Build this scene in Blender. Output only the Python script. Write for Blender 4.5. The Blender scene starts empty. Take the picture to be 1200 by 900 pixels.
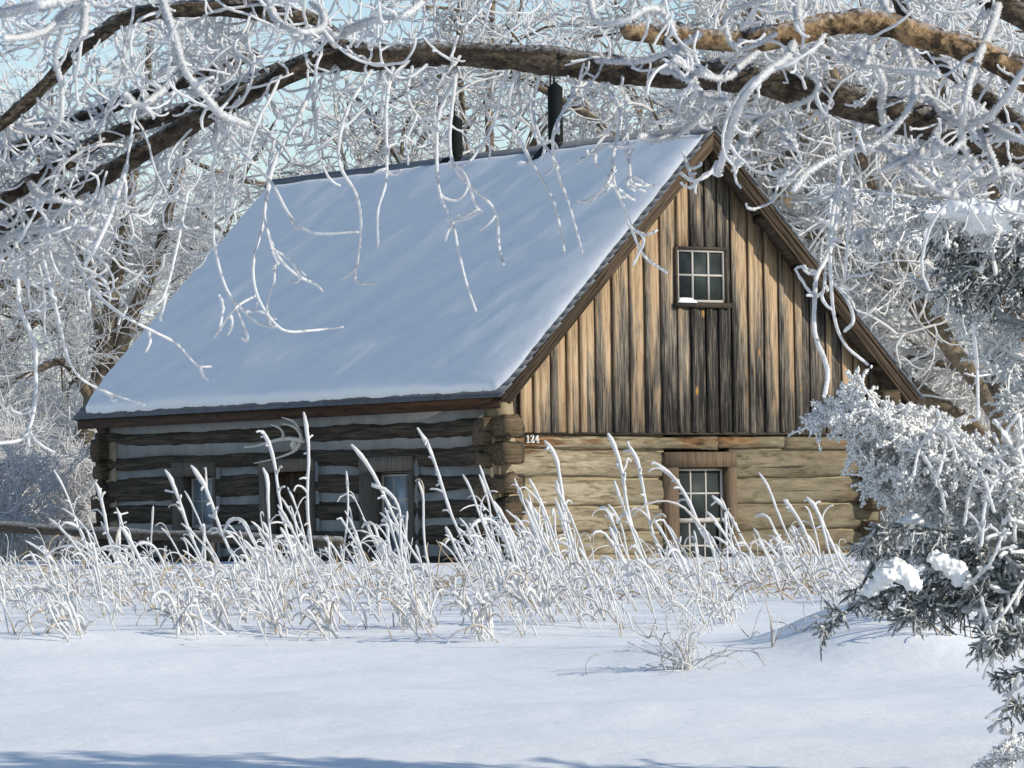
import bpy, math, random
import numpy as np
from mathutils import Vector, Matrix, noise as mnoise
from math import radians, sin, cos, pi

rng = np.random.default_rng(7)
random.seed(7)
sc = bpy.context.scene
COL = sc.collection

# ------------------------------------------------------------------ camera
F = 5500.0                                   # focal length in pixels of a 1200 px wide frame
CAM = np.array([-35.041, -44.8469, 1.1614])
FW = np.array([0.58038494, 0.8137695, 0.03053717])
RT = np.array([0.8143214, -0.58023028, -0.0146109])
UP = np.array([-0.00582868, -0.03334702, 0.99942684])
FWH = np.array([0.5806, 0.8142, 0.0])
RTH = np.array([0.8142, -0.5806, 0.0])

def at(px, py, d):
    """point seen at (px, py) of the photograph, d metres ahead"""
    return CAM + d * (FW + RT * ((px - 600) / F) + UP * ((450 - py) / F))

def trace(pts, d, wander=0.0):
    """polyline of photo points with a depth per point"""
    n = len(pts)
    dd = np.broadcast_to(np.asarray(d, float), (n,)) if np.ndim(d) else np.full(n, float(d))
    if wander:
        ph = rng.uniform(0, 6.28)
        dd = dd + wander * np.sin(np.linspace(0, rng.uniform(2, 5), n) + ph)
    return np.array([at(p[0], p[1], q) for p, q in zip(pts, dd)])

def smooth(P, step=None, n=None):
    """Catmull-Rom resample"""
    P = np.asarray(P, float)
    if len(P) == 2:
        P = np.array([P[0], P[0]*.5+P[1]*.5, P[1]])
    Q = np.vstack([2*P[0]-P[1], P, 2*P[-1]-P[-2]])
    out = []
    for i in range(1, len(Q)-2):
        p0, p1, p2, p3 = Q[i-1:i+3]
        t = np.linspace(0, 1, 14, endpoint=False)[:, None]
        out.append(.5*((2*p1)+(-p0+p2)*t+(2*p0-5*p1+4*p2-p3)*t*t+(-p0+3*p1-3*p2+p3)*t**3))
    out = np.vstack(out + [P[-1:]])
    s = np.concatenate([[0], np.cumsum(np.linalg.norm(np.diff(out, axis=0), axis=1))])
    if n is None:
        n = max(3, int(s[-1]/step)+1)
    u = np.linspace(0, s[-1], n)
    return np.stack([np.interp(u, s, out[:, k]) for k in range(3)], 1)

def norm(v):
    return v/np.maximum(np.linalg.norm(v, axis=-1, keepdims=True), 1e-9)

# ------------------------------------------------------------------ mesh builder
class MB:
    def __init__(s):
        s.V, s.Q, s.T, s.A, s.B, s.n = [], [], [], [], [], 0
    def add(s, v, q=None, t=None, rnd=0.5, frost=1.0):
        v = np.asarray(v, np.float32).reshape(-1, 3)
        if q is not None and len(q): s.Q.append(np.asarray(q, np.int64).reshape(-1, 4)+s.n)
        if t is not None and len(t): s.T.append(np.asarray(t, np.int64).reshape(-1, 3)+s.n)
        s.V.append(v)
        s.A.append(np.broadcast_to(np.asarray(rnd, np.float32), (len(v),)))
        s.B.append(np.broadcast_to(np.asarray(frost, np.float32), (len(v),)))
        s.n += len(v)
    def box(s, x0, x1, y0, y1, z0, z1, rnd=None, frost=1.0, jit=0.0):
        v = np.array([[x, y, z] for z in (z0, z1) for y in (y0, y1) for x in (x0, x1)], float)
        if jit: v += rng.normal(0, jit, v.shape)
        s.add(v, [[0,2,3,1],[4,5,7,6],[0,1,5,4],[2,6,7,3],[0,4,6,2],[1,3,7,5]],
              rnd=rng.random() if rnd is None else rnd, frost=frost)
    def hexa(s, v, rnd=None, frost=1.0):
        s.add(v, [[0,2,3,1],[4,5,7,6],[0,1,5,4],[2,6,7,3],[0,4,6,2],[1,3,7,5]],
              rnd=rng.random() if rnd is None else rnd, frost=frost)
    def tubes(s, P, R, sides=4, rnd=None, frost=1.0, jit=0.0, cap=True):
        """P (K,N,3), R broadcastable to (K,N)"""
        P = np.asarray(P, float)
        if P.ndim == 2: P = P[None]
        K, N, _ = P.shape
        R = np.broadcast_to(np.asarray(R, float), (K, N)) if np.ndim(R) != 1 or len(np.atleast_1d(R)) == N else np.broadcast_to(np.asarray(R, float)[:, None], (K, N))
        T = norm(np.gradient(P, axis=1))
        m = np.abs(T).mean(1)
        ref = np.eye(3)[np.argmin(m, 1)][:, None, :]
        U = norm(np.cross(T, ref)); W = np.cross(T, U)
        a = np.linspace(0, 2*pi, sides, endpoint=False)
        rr = R[:, :, None]*np.ones(sides)
        if jit: rr = rr*np.exp(rng.normal(0, jit, rr.shape))
        V = P[:, :, None]+rr[..., None]*(np.cos(a)[:, None]*U[:, :, None]+np.sin(a)[:, None]*W[:, :, None])
        idx = np.arange(K*N*sides).reshape(K, N, sides)
        j = (np.arange(sides)+1) % sides
        q = np.stack([idx[:, :-1], idx[:, :-1][..., j], idx[:, 1:][..., j], idx[:, 1:]], -1)
        if rnd is None: rnd = rng.random(K)
        rv = np.repeat(np.broadcast_to(rnd, (K,)), N*sides)
        fr = np.asarray(frost, float)
        if fr.ndim == 0: fv = np.full(K*N*sides, float(fr))
        elif fr.ndim == 1: fv = np.repeat(fr, N*sides)
        else: fv = np.repeat(fr.reshape(-1), sides)
        V = V.reshape(-1, 3)
        s.add(V, q.reshape(-1, 4), rnd=rv, frost=fv)
        if cap:
            base = s.n-len(V)
            tip = P[:, -1]+T[:, -1]*R[:, -1:]*0.8
            last = idx[:, -1]+base
            ti = s.n+np.arange(K)
            t = np.stack([last, last[:, j], np.repeat(ti[:, None], sides, 1)], -1).reshape(-1, 3)
            s.V.append(tip.astype(np.float32)); s.A.append(np.broadcast_to(rnd, (K,)).astype(np.float32))
            s.B.append(fv.reshape(K, -1)[:, -1].astype(np.float32)); s.T.append(t); s.n += K
            first = idx[:, 0]+base; tb = P[:, 0]-T[:, 0]*R[:, :1]*0.8; ti = s.n+np.arange(K)
            t = np.stack([first[:, j], first, np.repeat(ti[:, None], sides, 1)], -1).reshape(-1, 3)
            s.V.append(tb.astype(np.float32)); s.A.append(np.broadcast_to(rnd, (K,)).astype(np.float32))
            s.B.append(fv.reshape(K, -1)[:, 0].astype(np.float32)); s.T.append(t); s.n += K
    def spikes(s, P, D, L, R, rnd=0.5, frost=1.0):
        """K three-sided pyramids"""
        K = len(P); D = norm(D)
        ref = np.where(np.abs(D[:, 2:]) > .8, np.array([[1., 0, 0]]), np.array([[0, 0, 1.]]))
        U = norm(np.cross(D, ref)); W = np.cross(D, U)
        R = np.broadcast_to(R, (K,))[:, None]; L = np.broadcast_to(L, (K,))[:, None]
        vs = [P+R*(cos(a)*U+sin(a)*W) for a in (0, 2.094, 4.189)]+[P+D*L]
        V = np.stack(vs, 1)
        b = (np.arange(K)*4)[:, None]
        t = np.concatenate([b+np.array([[0,1,3]]), b+np.array([[1,2,3]]), b+np.array([[2,0,3]])])
        s.add(V.reshape(-1, 3), t=t, rnd=np.repeat(np.broadcast_to(rnd, (K,)), 4), frost=np.repeat(np.broadcast_to(frost, (K,)), 4))
    def blobs(s, P, R, rnd=0.5, frost=1.0):
        """K jittered octahedra"""
        K = len(P); R = np.broadcast_to(R, (K,))
        o = np.array([[1,0,0],[-1,0,0],[0,1,0],[0,-1,0],[0,0,1],[0,0,-1]], float)
        V = P[:, None]+R[:, None, None]*o*np.exp(rng.normal(0, .3, (K, 6, 1)))+rng.normal(0, .15, (K, 6, 3))*R[:, None, None]
        f = np.array([[0,2,4],[2,1,4],[1,3,4],[3,0,4],[2,0,5],[1,2,5],[3,1,5],[0,3,5]])
        t = (np.arange(K)*6)[:, None, None]+f
        s.add(V.reshape(-1, 3), t=t.reshape(-1, 3), rnd=np.repeat(np.broadcast_to(rnd, (K,)), 6), frost=np.repeat(np.broadcast_to(frost, (K,)), 6))
    def grid(s, V, rnd=.5, frost=1.0):
        V = np.asarray(V, float); a, b, _ = V.shape
        i = np.arange(a*b).reshape(a, b)
        q = np.stack([i[:-1, :-1], i[1:, :-1], i[1:, 1:], i[:-1, 1:]], -1)
        s.add(V.reshape(-1, 3), q.reshape(-1, 4), rnd=rnd, frost=frost)
    def mesh(s, name, smooth_=False):
        me = bpy.data.meshes.new(name)
        V = np.concatenate(s.V).astype(np.float32)
        Q = np.concatenate(s.Q) if s.Q else np.zeros((0, 4), np.int64)
        T = np.concatenate(s.T) if s.T else np.zeros((0, 3), np.int64)
        me.vertices.add(len(V)); me.vertices.foreach_set('co', V.ravel())
        li = np.concatenate([Q.ravel(), T.ravel()]).astype(np.int32)
        me.loops.add(len(li)); me.loops.foreach_set('vertex_index', li)
        st = np.concatenate([np.arange(len(Q))*4, len(Q)*4+np.arange(len(T))*3]).astype(np.int32)
        me.polygons.add(len(st)); me.polygons.foreach_set('loop_start', st)
        if smooth_: me.polygons.foreach_set('use_smooth', np.ones(len(st), bool))
        for nm, arr in (('rnd', s.A), ('frost', s.B)):
            at_ = me.attributes.new(nm, 'FLOAT', 'POINT'); at_.data.foreach_set('value', np.concatenate(arr).astype(np.float32))
        me.update(calc_edges=True); me.validate()
        return me
    def build(s, name, mat, parent=None, smooth_=False):
        o = bpy.data.objects.new(name, s.mesh(name, smooth_)); COL.objects.link(o)
        o.data.materials.append(mat)
        if parent is not None: adopt(o, parent)
        return o

def world(o):
    if o.parent is None: return o.matrix_basis.copy()
    return world(o.parent) @ o.matrix_parent_inverse @ o.matrix_basis
def adopt(o, parent):
    """parent o, keeping it where its vertices put it"""
    o.parent = parent; o.matrix_parent_inverse = world(parent).inverted()

def tag(o, label=None, cat=None, group=None, kind=None):
    if label: o['label'] = label
    if cat: o['category'] = cat
    if group: o['group'] = group
    if kind: o['kind'] = kind
    return o

def empty(name, loc):
    o = bpy.data.objects.new(name, None); COL.objects.link(o); o.location = Vector(loc)
    o.empty_display_size = .2
    return o

# ------------------------------------------------------------------ materials
class NT:
    def __init__(s, name):
        s.m = bpy.data.materials.new(name); s.m.use_nodes = True
        s.t = s.m.node_tree; s.t.nodes.clear()
        s.out = s.n('ShaderNodeOutputMaterial'); s.b = s.n('ShaderNodeBsdfPrincipled')
        s.l(s.b.outputs[0], s.out.inputs[0])
    def n(s, ty, **k):
        x = s.t.nodes.new(ty)
        for a, b in k.items(): setattr(x, a, b)
        return x
    def l(s, a, b): s.t.links.new(a, b)
    def put(s, sock, v):
        if hasattr(v, 'is_linked') or hasattr(v, 'links'): s.l(v, sock)
        elif isinstance(v, (tuple, list)) and len(v) == 3 and len(sock.default_value) == 4: sock.default_value = (*v, 1)
        else: sock.default_value = v
    def attr(s, nm): return s.n('ShaderNodeAttribute', attribute_name=nm).outputs['Fac']
    def obj(s): return s.n('ShaderNodeTexCoord').outputs['Object']
    def math(s, op, a, b=0.0, clamp=False):
        x = s.n('ShaderNodeMath', operation=op, use_clamp=clamp); s.put(x.inputs[0], a); s.put(x.inputs[1], b); return x.outputs[0]
    def mapping(s, v, scale=(1, 1, 1), off=None):
        x = s.n('ShaderNodeMapping'); s.l(v, x.inputs[0]); x.inputs['Scale'].default_value = scale
        if off is not None:
            c = s.n('ShaderNodeCombineXYZ')
            for i in range(3): s.put(c.inputs[i], off)
            s.l(c.outputs[0], x.inputs['Location'])
        return x.outputs[0]
    def noise(s, v, scale, detail=4, rough=.55, dist=0.0):
        x = s.n('ShaderNodeTexNoise'); s.l(v, x.inputs['Vector'])
        x.inputs['Scale'].default_value = scale; x.inputs['Detail'].default_value = detail
        x.inputs['Roughness'].default_value = rough; x.inputs['Distortion'].default_value = dist
        return x.outputs['Fac']
    def ramp(s, f, *st):
        x = s.n('ShaderNodeValToRGB'); s.l(f, x.inputs[0]); e = x.color_ramp.elements
        while len(e) < len(st): e.new(.5)
        for k, (p, c) in zip(e, st):
            k.position = p; k.color = (*c, 1) if isinstance(c, tuple) else (c, c, c, 1)
        return x.outputs[0]
    def mix(s, f, a, b, mode='MIX'):
        x = s.n('ShaderNodeMix', data_type='RGBA', blend_type=mode)
        s.put(x.inputs[0], f); s.put(x.inputs[6], a); s.put(x.inputs[7], b); return x.outputs[2]
    def sep(s, v):
        x = s.n('ShaderNodeSeparateXYZ'); s.l(v, x.inputs[0]); return x.outputs
    def bump(s, h, strength=.5, dist=.01, normal=None):
        x = s.n('ShaderNodeBump'); s.l(h, x.inputs['Height']); x.inputs['Strength'].default_value = strength
        x.inputs['Distance'].default_value = dist
        if normal is not None: s.l(normal, x.inputs['Normal'])
        return x.outputs[0]
    def done(s, col, rough=.8, normal=None, spec=.3):
        s.put(s.b.inputs['Base Color'], col); s.put(s.b.inputs['Roughness'], rough)
        s.b.inputs['Specular IOR Level'].default_value = spec
        if normal is not None: s.l(normal, s.b.inputs['Normal'])
        return s.m
    def up(s, lo, hi):
        z = s.sep(s.n('ShaderNodeNewGeometry').outputs['Normal'])[2]
        r = s.n('ShaderNodeMapRange'); s.l(z, r.inputs[0]); r.inputs[1].default_value = lo; r.inputs[2].default_value = hi
        return r.outputs[0]

def m_snow(name='snow', col=(.86, .87, .88), k=1.0, bs=.34):
    t = NT(name); o = t.obj()
    a = t.noise(o, 9*k, 5, .6); b = t.noise(o, 160, 3, .7)
    h = t.math('ADD', t.math('MULTIPLY', a, 1.0), t.math('MULTIPLY', b, .26))
    return t.done(col, .65, t.bump(h, bs, .03), .25)

def m_frost(name, white=(.84, .845, .86), core=(.36, .33, .30), lo=.25, hi=.62, tl=.35):
    t = NT(name); o = t.obj()
    fr = t.attr('frost'); n1 = t.noise(o, 60, 3, .6)
    f = t.math('ADD', fr, t.math('MULTIPLY', t.math('SUBTRACT', n1, .5), .7))
    f = t.ramp(f, (lo, 0.), (hi, 1.))
    c = t.mix(t.attr('rnd'), core, tuple(x*.6 for x in core))
    col = t.mix(f, c, white); m = t.done(col, .75, t.bump(t.noise(o, 220, 2, .6), .6, .004), .2)
    tr_ = t.n('ShaderNodeBsdfTranslucent'); t.l(col, tr_.inputs[0])      # hoarfrost lets light through
    mx = t.n('ShaderNodeMixShader'); t.l(t.math('MULTIPLY', f, tl), mx.inputs[0]); t.l(t.b.outputs[0], mx.inputs[1]); t.l(tr_.outputs[0], mx.inputs[2]); t.l(mx.outputs[0], t.out.inputs[0])
    return m

def m_bark(name, c1, c2, c3, frost=.5, sc=(1, 1, 1), k=30, ps=.25, pt=.75):
    t = NT(name); o = t.mapping(t.obj(), sc)
    n1 = t.noise(o, k, 6, .65, .6); n2 = t.noise(o, k*ps, 4, .65)
    c = t.ramp(n1, (.32, c1), (.52, c2), (.72, c3))
    c = t.mix(t.ramp(n2, (.47, 0.), (.58, pt)), c, c1)
    g = t.n('ShaderNodeNewGeometry').outputs['Normal']
    f = t.math('MULTIPLY', t.up(.35, .95), t.ramp(t.noise(t.obj(), k*1.6, 4, .7), (.42, 0.), (.62, 1.)))
    f = t.math('MULTIPLY', f, frost)
    return t.done(t.mix(f, c, (.82, .84, .87)), .9, t.bump(n1, 1.0, .022), .15)

def m_boards(name):
    t = NT(name); o = t.obj(); r = t.math('MULTIPLY', t.attr('rnd'), 37.0)
    v1 = t.mapping(o, (15, 15, .62), r); v2 = t.mapping(o, (6, 6, .8), r)
    g = t.noise(v1, 3.0, 8, .70, .5); w = t.noise(v2, 1.6, 5, .6, .6)
    xyz = t.sep(o)
    # weathering is heavier towards the middle and foot of the gable, fresher under the roof edge
    zz = t.math('MULTIPLY', t.math('SUBTRACT', 4.0, xyz[2]), .15)
    xx = t.math('MULTIPLY', t.math('ABSOLUTE', t.math('SUBTRACT', xyz[0], .35)), -.20)
    w2 = t.math('ADD', t.math('ADD', w, .17), t.math('ADD', zz, xx))
    w2 = t.math('ADD', w2, t.math('MULTIPLY', t.math('SUBTRACT', t.attr('rnd'), .5), .42))
    tan = t.ramp(g, (.33, (.12, .078, .044)), (.46, (.37, .255, .15)), (.7, (.54, .41, .275)))
    gray = t.ramp(g, (.37, (.028, .025, .023)), (.5, (.14, .12, .098)), (.70, (.33, .28, .22)))
    dark = t.ramp(g, (.45, (.012, .012, .012)), (.56, (.055, .05, .045)), (.70, (.33, .255, .18)))
    c = t.mix(t.ramp(w2, (.38, 0.), (.56, 1.)), tan, gray)
    c = t.mix(t.ramp(w2, (.60, 0.), (.76, .9)), c, dark)
    vo = t.n('ShaderNodeTexVoronoi', feature='F1'); t.l(t.mapping(o, (7, 7, 3.0), r), vo.inputs['Vector']); vo.inputs['Scale'].default_value = .55
    kn = t.ramp(vo.outputs['Distance'], (.06, 1.), (.10, 0.))
    c = t.mix(t.math('MULTIPLY', kn, .85), c, (.40, .21, .06))
    # split cracks
    cr = t.noise(t.mapping(o, (40, 40, .9), r), 1.7, 3, .5, .3)
    c = t.mix(t.ramp(cr, (.66, 0.), (.70, .85)), c, (.015, .012, .01))
    return t.done(c, .85, t.bump(g, .7, .012), .2)

def m_logs(name, pale):
    t = NT(name); o = t.obj(); r = t.math('MULTIPLY', t.attr('rnd'), 29.0)
    sx = (1.1, 6, 6) if pale else (9, .55, 9)
    g = t.noise(t.mapping(o, sx, r), 2.6, 7, .66, 1.0)
    w = t.noise(t.mapping(o, (.9, .9, 3), r), 1.5, 5, .62, .5)
    if pale:
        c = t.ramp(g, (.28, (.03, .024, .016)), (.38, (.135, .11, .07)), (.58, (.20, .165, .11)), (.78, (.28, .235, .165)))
        x = t.sep(o)[0]
        left = t.math('ADD', t.math('MULTIPLY', x, -.25), t.math('SUBTRACT', w, .55))
        c = t.mix(t.ramp(left, (.05, 0.), (.40, .7)), c, t.ramp(g, (.36, (.10, .08, .05)), (.5, (.33, .275, .185)), (.7, (.47, .41, .30))))
        d = t.ramp(t.math('ADD', w, t.math('MULTIPLY', x, .02)), (.54, 0.), (.68, .8))
        c = t.mix(d, c, t.ramp(g, (.4, (.03, .024, .017)), (.65, (.17, .125, .07))))
        # rusty stain along the top log
        z = t.sep(o)[2]
        st = t.math('MULTIPLY', t.ramp(t.math('SUBTRACT', z, 1.97), (.0, 0.), (.12, 1.)), t.ramp(t.noise(t.mapping(o, (1.1, 1, 6)), 1.3, 4), (.48, 0.), (.60, .85)))
        c = t.mix(st, c, t.ramp(g, (.35, (.07, .03, .012)), (.6, (.235, .125, .05))))
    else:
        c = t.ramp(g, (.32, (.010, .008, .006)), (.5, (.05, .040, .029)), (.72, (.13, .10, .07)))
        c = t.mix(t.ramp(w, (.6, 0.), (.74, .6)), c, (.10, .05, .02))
    cr = t.noise(t.mapping(o, (.5, 22, 22) if pale else (22, .5, 22), r), 1.6, 3, .5, .3)
    c = t.mix(t.ramp(cr, (.67, 0.), (.71, .8)), c, (.012, .01, .008))
    return t.done(c, .88, t.bump(g, .9, .02), .2)

def m_plain(name, c, rough=.8, amp=.35, k=20, spec=.3, bump=.4, bd=.008, frost=0.0):
    t = NT(name); o = t.obj(); n = t.noise(o, k, 5, .6, .3); n2 = t.noise(o, k*.2, 3, .5)
    d = tuple(x*(1-amp) for x in c); e = tuple(min(1, x*(1+amp)) for x in c)
    cc = t.ramp(t.math('ADD', t.math('MULTIPLY', n, .6), t.math('MULTIPLY', n2, .4)), (.3, d), (.7, e))
    if frost:
        f = t.math('MULTIPLY', t.up(.1, .6), t.ramp(t.noise(o, 45, 4, .7), (.35, 0.), (.6, 1.)))
        cc = t.mix(t.math('MULTIPLY', f, frost), cc, (.8, .82, .85))
    return t.done(cc, rough, t.bump(n, bump, bd), spec)

def m_wood(name, c, axis=2, amp=.5, frost=0.0):
    t = NT(name); o = t.obj(); r = t.math('MULTIPLY', t.attr('rnd'), 31.0)
    s_ = [12, 12, 12]; s_[axis] = .8
    g = t.noise(t.mapping(o, tuple(s_), r), 2.6, 6, .65, .8)
    c1 = tuple(x*(1-amp) for x in c); c2 = tuple(min(1, x*(1+amp*1.1)) for x in c)
    col = t.ramp(g, (.32, c1), (.5, c), (.72, c2))
    v = t.math('ADD', .75, t.math('MULTIPLY', t.attr('rnd'), .5))
    col = t.mix(1.0, col, v, 'MULTIPLY')
    if frost:
        f = t.math('MULTIPLY', t.up(.2, .8), t.ramp(t.noise(o, 40, 4, .7), (.35, 0.), (.6, 1.)))
        col = t.mix(t.math('MULTIPLY', f, frost), col, (.8, .82, .85))
    return t.done(col, .85, t.bump(g, .7, .01), .2)

M = {}
M['snow'] = m_snow()
M['roof_snow'] = m_snow('roof_snow', (.86, .87, .88), .6, .4)
M['frost'] = m_frost('frosted_twig')
M['frost_far'] = m_frost('frosted_far_twig', (.90, .89, .88), (.38, .33, .27), .05, .5, .45)
M['grass'] = m_frost('frosted_grass', (.77, .765, .765), (.48, .36, .22), .22, .8, .18)
M['needle'] = m_frost('frosted_needle', (.90, .90, .895), (.115, .135, .13), .12, .62, 0.)
M['bark'] = m_bark('furrowed_bark', (.022, .018, .015), (.115, .09, .066), (.27, .215, .15), .75, (1, 1, 1.8), k=46)
M['bark_peel'] = m_bark('peeled_bark', (.045, .034, .024), (.40, .26, .14), (.60, .43, .26), .7, (1, 1, 1.), k=34, ps=.55, pt=.92)
M['bark_far'] = m_bark('brown_far_bark', (.10, .078, .055), (.24, .19, .13), (.36, .29, .20), .8, k=9)
M['boards'] = m_boards('weathered_boards')
M['pale_logs'] = m_logs('pale_hewn_logs', True)
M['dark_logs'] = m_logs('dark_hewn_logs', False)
M['log_end'] = m_wood('log_end_grain', (.092, .066, .04), 0, .75)
M['chink'] = m_plain('grey_chinking', (.25, .25, .24), .9, .25, 5)
M['chink_tan'] = m_plain('tan_chinking', (.30, .245, .155), .9, .22, 7)
def m_rake():
    t = NT('brown_rake_board'); x, y, z = t.sep(t.obj())
    x = t.math('ABSOLUTE', x); c = t.n('ShaderNodeCombineXYZ')
    t.l(t.math('ADD', t.math('MULTIPLY', x, .55), t.math('MULTIPLY', z, -.55)), c.inputs[0])
    t.l(t.math('ADD', t.math('MULTIPLY', x, 11.), t.math('MULTIPLY', z, 11.)), c.inputs[1])
    t.l(t.math('ADD', t.math('MULTIPLY', y, .5), t.math('MULTIPLY', t.attr('rnd'), 9.)), c.inputs[2])
    g = t.noise(c.outputs[0], 2.4, 6, .65, .6)
    col = t.ramp(g, (.34, (.022, .016, .011)), (.5, (.075, .052, .034)), (.72, (.155, .112, .075)))
    return t.done(col, .85, t.bump(g, .7, .01), .2)
M['rake'] = m_rake()
M['fascia'] = m_wood('dark_fascia', (.05, .027, .015), 1, .6)
M['dark_wood'] = m_wood('dark_wood', (.06, .048, .036), 1, .5)
M['casing'] = m_wood('window_casing', (.135, .095, .062), 2, .45)
M['casing_grey'] = m_wood('grey_window_casing', (.135, .112, .088), 2, .4)
M['door'] = m_wood('plank_door', (.075, .05, .032), 2, .6)
M['sash'] = m_plain('sash_paint', (.44, .41, .37), .6, .15, 30)
M['shingle'] = m_plain('frosted_shingle', (.10, .11, .125), .85, .4, 14, frost=.16)
M['pipe'] = m_plain('black_stovepipe', (.010, .012, .012), .8, .3, 10, .12)
M['antler'] = m_plain('bleached_antler', (.62, .57, .48), .6, .2, 18)
M['rail'] = m_wood('weathered_rail', (.075, .064, .053), 1, .5, frost=.4)
M['number'] = m_plain('number_paint', (.80, .79, .75), .6, .05, 40)
def glass(name, c, r, sp=.5):
    t = NT(name); o = t.obj(); n = t.noise(o, 3.0, 4, .6, .4)
    col = t.ramp(n, (.35, tuple(x*.6 for x in c)), (.7, tuple(x*1.4 for x in c)))
    return t.done(col, r, None, sp)
M['glass'] = glass('dark_glass', (.030, .038, .038), .5, .12)
M['glass_side'] = glass('painted_sky_glass', (.24, .30, .35), .12)  # pale blue painted into the panes for the sky they reflect

# ------------------------------------------------------------------ snow ground
_dx = np.array([-80, 6, 11, 14, 17, 21, 24, 28, 32, 40, 55, 90, 150, 400, 900.])
_dz = np.array([-1.5, -1.2, -1.06, -.965, -.86, -.705, -.605, -.5, -.445, -.41, -.40, -.36, -.1, 2.0, 6.])
MOUNDS = [(985, 23.2, .42, .7, .19), (800, 23.0, .30, .5, .05), (1090, 22.6, .5, .7, .15), (560, 25.5, .8, .8, .06), (260, 25.0, .9, .9, .06), (40, 24.2, .9, 1.0, .08), (420, 20.5, 1.0, .5, .05), (760, 19.6, .9, .45, .04)]
MOUNDS = [((m[0]-600)/F*m[1], m[1], m[2], m[3], m[4]) for m in MOUNDS]
def gz(x, y):
    v = np.array([x-CAM[0], y-CAM[1], 0.]); d = v@FWH; l = v@RTH
    z = CAM[2]+np.interp(d, _dx, _dz)
    k = 1.0 if d < 40 else .5
    z += .05*k*mnoise.noise(Vector((x*.33, y*.33, 1.7)))+.022*k*mnoise.noise(Vector((x*1.1, y*1.1, 5.1)))+.006*mnoise.noise(Vector((x*3.6, y*3.6, 9.)))
    for ml, md, sl, sd, h in MOUNDS:
        z += h*math.exp(-((l-ml)/sl)**2-((d-md)/sd)**2)
    if d > 110: z += (d-110)*.03*(.6+mnoise.noise(Vector((x*.012, y*.012, 3))))
    return z
def gpt(px, py):
    """snow surface point seen at a photo pixel"""
    lo = 8.
    for d in np.arange(10, 75, .12):
        p = at(px, py, d)
        if p[2] < gz(p[0], p[1]): return np.array([p[0], p[1], gz(p[0], p[1])])
    return at(px, py, 60)

def make_ground():
    ds = np.concatenate([np.linspace(-60, 8, 24), np.linspace(9, 40, 330), np.linspace(40.5, 75, 80), np.geomspace(77, 900, 40)])
    us = np.concatenate([np.linspace(-1, -.16, 26), np.linspace(-.15, .15, 190), np.linspace(.16, 1, 26)])
    V = np.zeros((len(us), len(ds), 3))
    for i, u in enumerate(us):
        for j, d in enumerate(ds):
            wid = max(d, 0)+(14 if abs(u) < .151 else 14+(abs(u)-.15)*70)
            if abs(u) <= .151 and 8 < d: wid = d+3
            l = u*wid
            x, y = CAM[0]+FWH[0]*d+RTH[0]*l, CAM[1]+FWH[1]*d+RTH[1]*l
            V[i, j] = (x, y, gz(x, y))
    mb = MB(); mb.grid(V)
    o = mb.build('ground', M['snow'], smooth_=True)
    tag(o, 'smooth drifted snow covering the yard in front of the cabin', None, kind='structure')
make_ground()

# ------------------------------------------------------------------ growth helpers
def grow(S, D, L, n, wig=.15, grav=0., curl=0., lift=0.):
    K = len(S); P = [S]; D = norm(D); ax = norm(rng.normal(size=(K, 3)))
    L = np.broadcast_to(L, (K,))[:, None]
    for i in range(n):
        t = i/n
        ax = norm(ax+.35*rng.normal(size=(K, 3)))
        D = D+wig*rng.normal(size=(K, 3))+curl*np.cross(ax, D)
        D[:, 2] += -grav*(1-t)+lift*t
        D = norm(D); P.append(P[-1]+D*L/n)
    return np.stack(P, 1)

def pick(P, k, lo=.15, hi=1.0):
    """k starts per polyline of a batch P (K,N,3) -> points, tangents, parent index"""
    K, N, _ = P.shape
    t = rng.uniform(lo, hi, (K, k))*(N-1)
    i = np.minimum(t.astype(int), N-2); f = (t-i)[..., None]
    a = np.take_along_axis(P, i[..., None].repeat(3, 2), 1); b = np.take_along_axis(P, (i+1)[..., None].repeat(3, 2), 1)
    return (a*(1-f)+b*f).reshape(-1, 3), norm(b-a).reshape(-1, 3), np.repeat(np.arange(K), k)

def splay(T, ang=.9, sd=.3):
    """directions leaving tangent T by about ang"""
    R_ = rng.normal(size=T.shape); R_ = norm(R_-T*(R_*T).sum(1, keepdims=True))
    a = rng.normal(ang, sd, len(T))[:, None]
    return T*np.cos(a)+R_*np.sin(a)

def taper(a, b, n): return np.linspace(a, b, n)

# ------------------------------------------------------------------ the cabin
RZ, EX, EZ, RL = 5.974, 3.244, 2.706, 9.886          # ridge height, eave half span, eave height, roof length
SL = math.hypot(EX, RZ-EZ)
cabin = tag(empty('log_cabin', (0, 5, .7)), 'log cabin with steep snowy roof, weathered board gable and two stovepipes', 'cabin')

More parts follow.
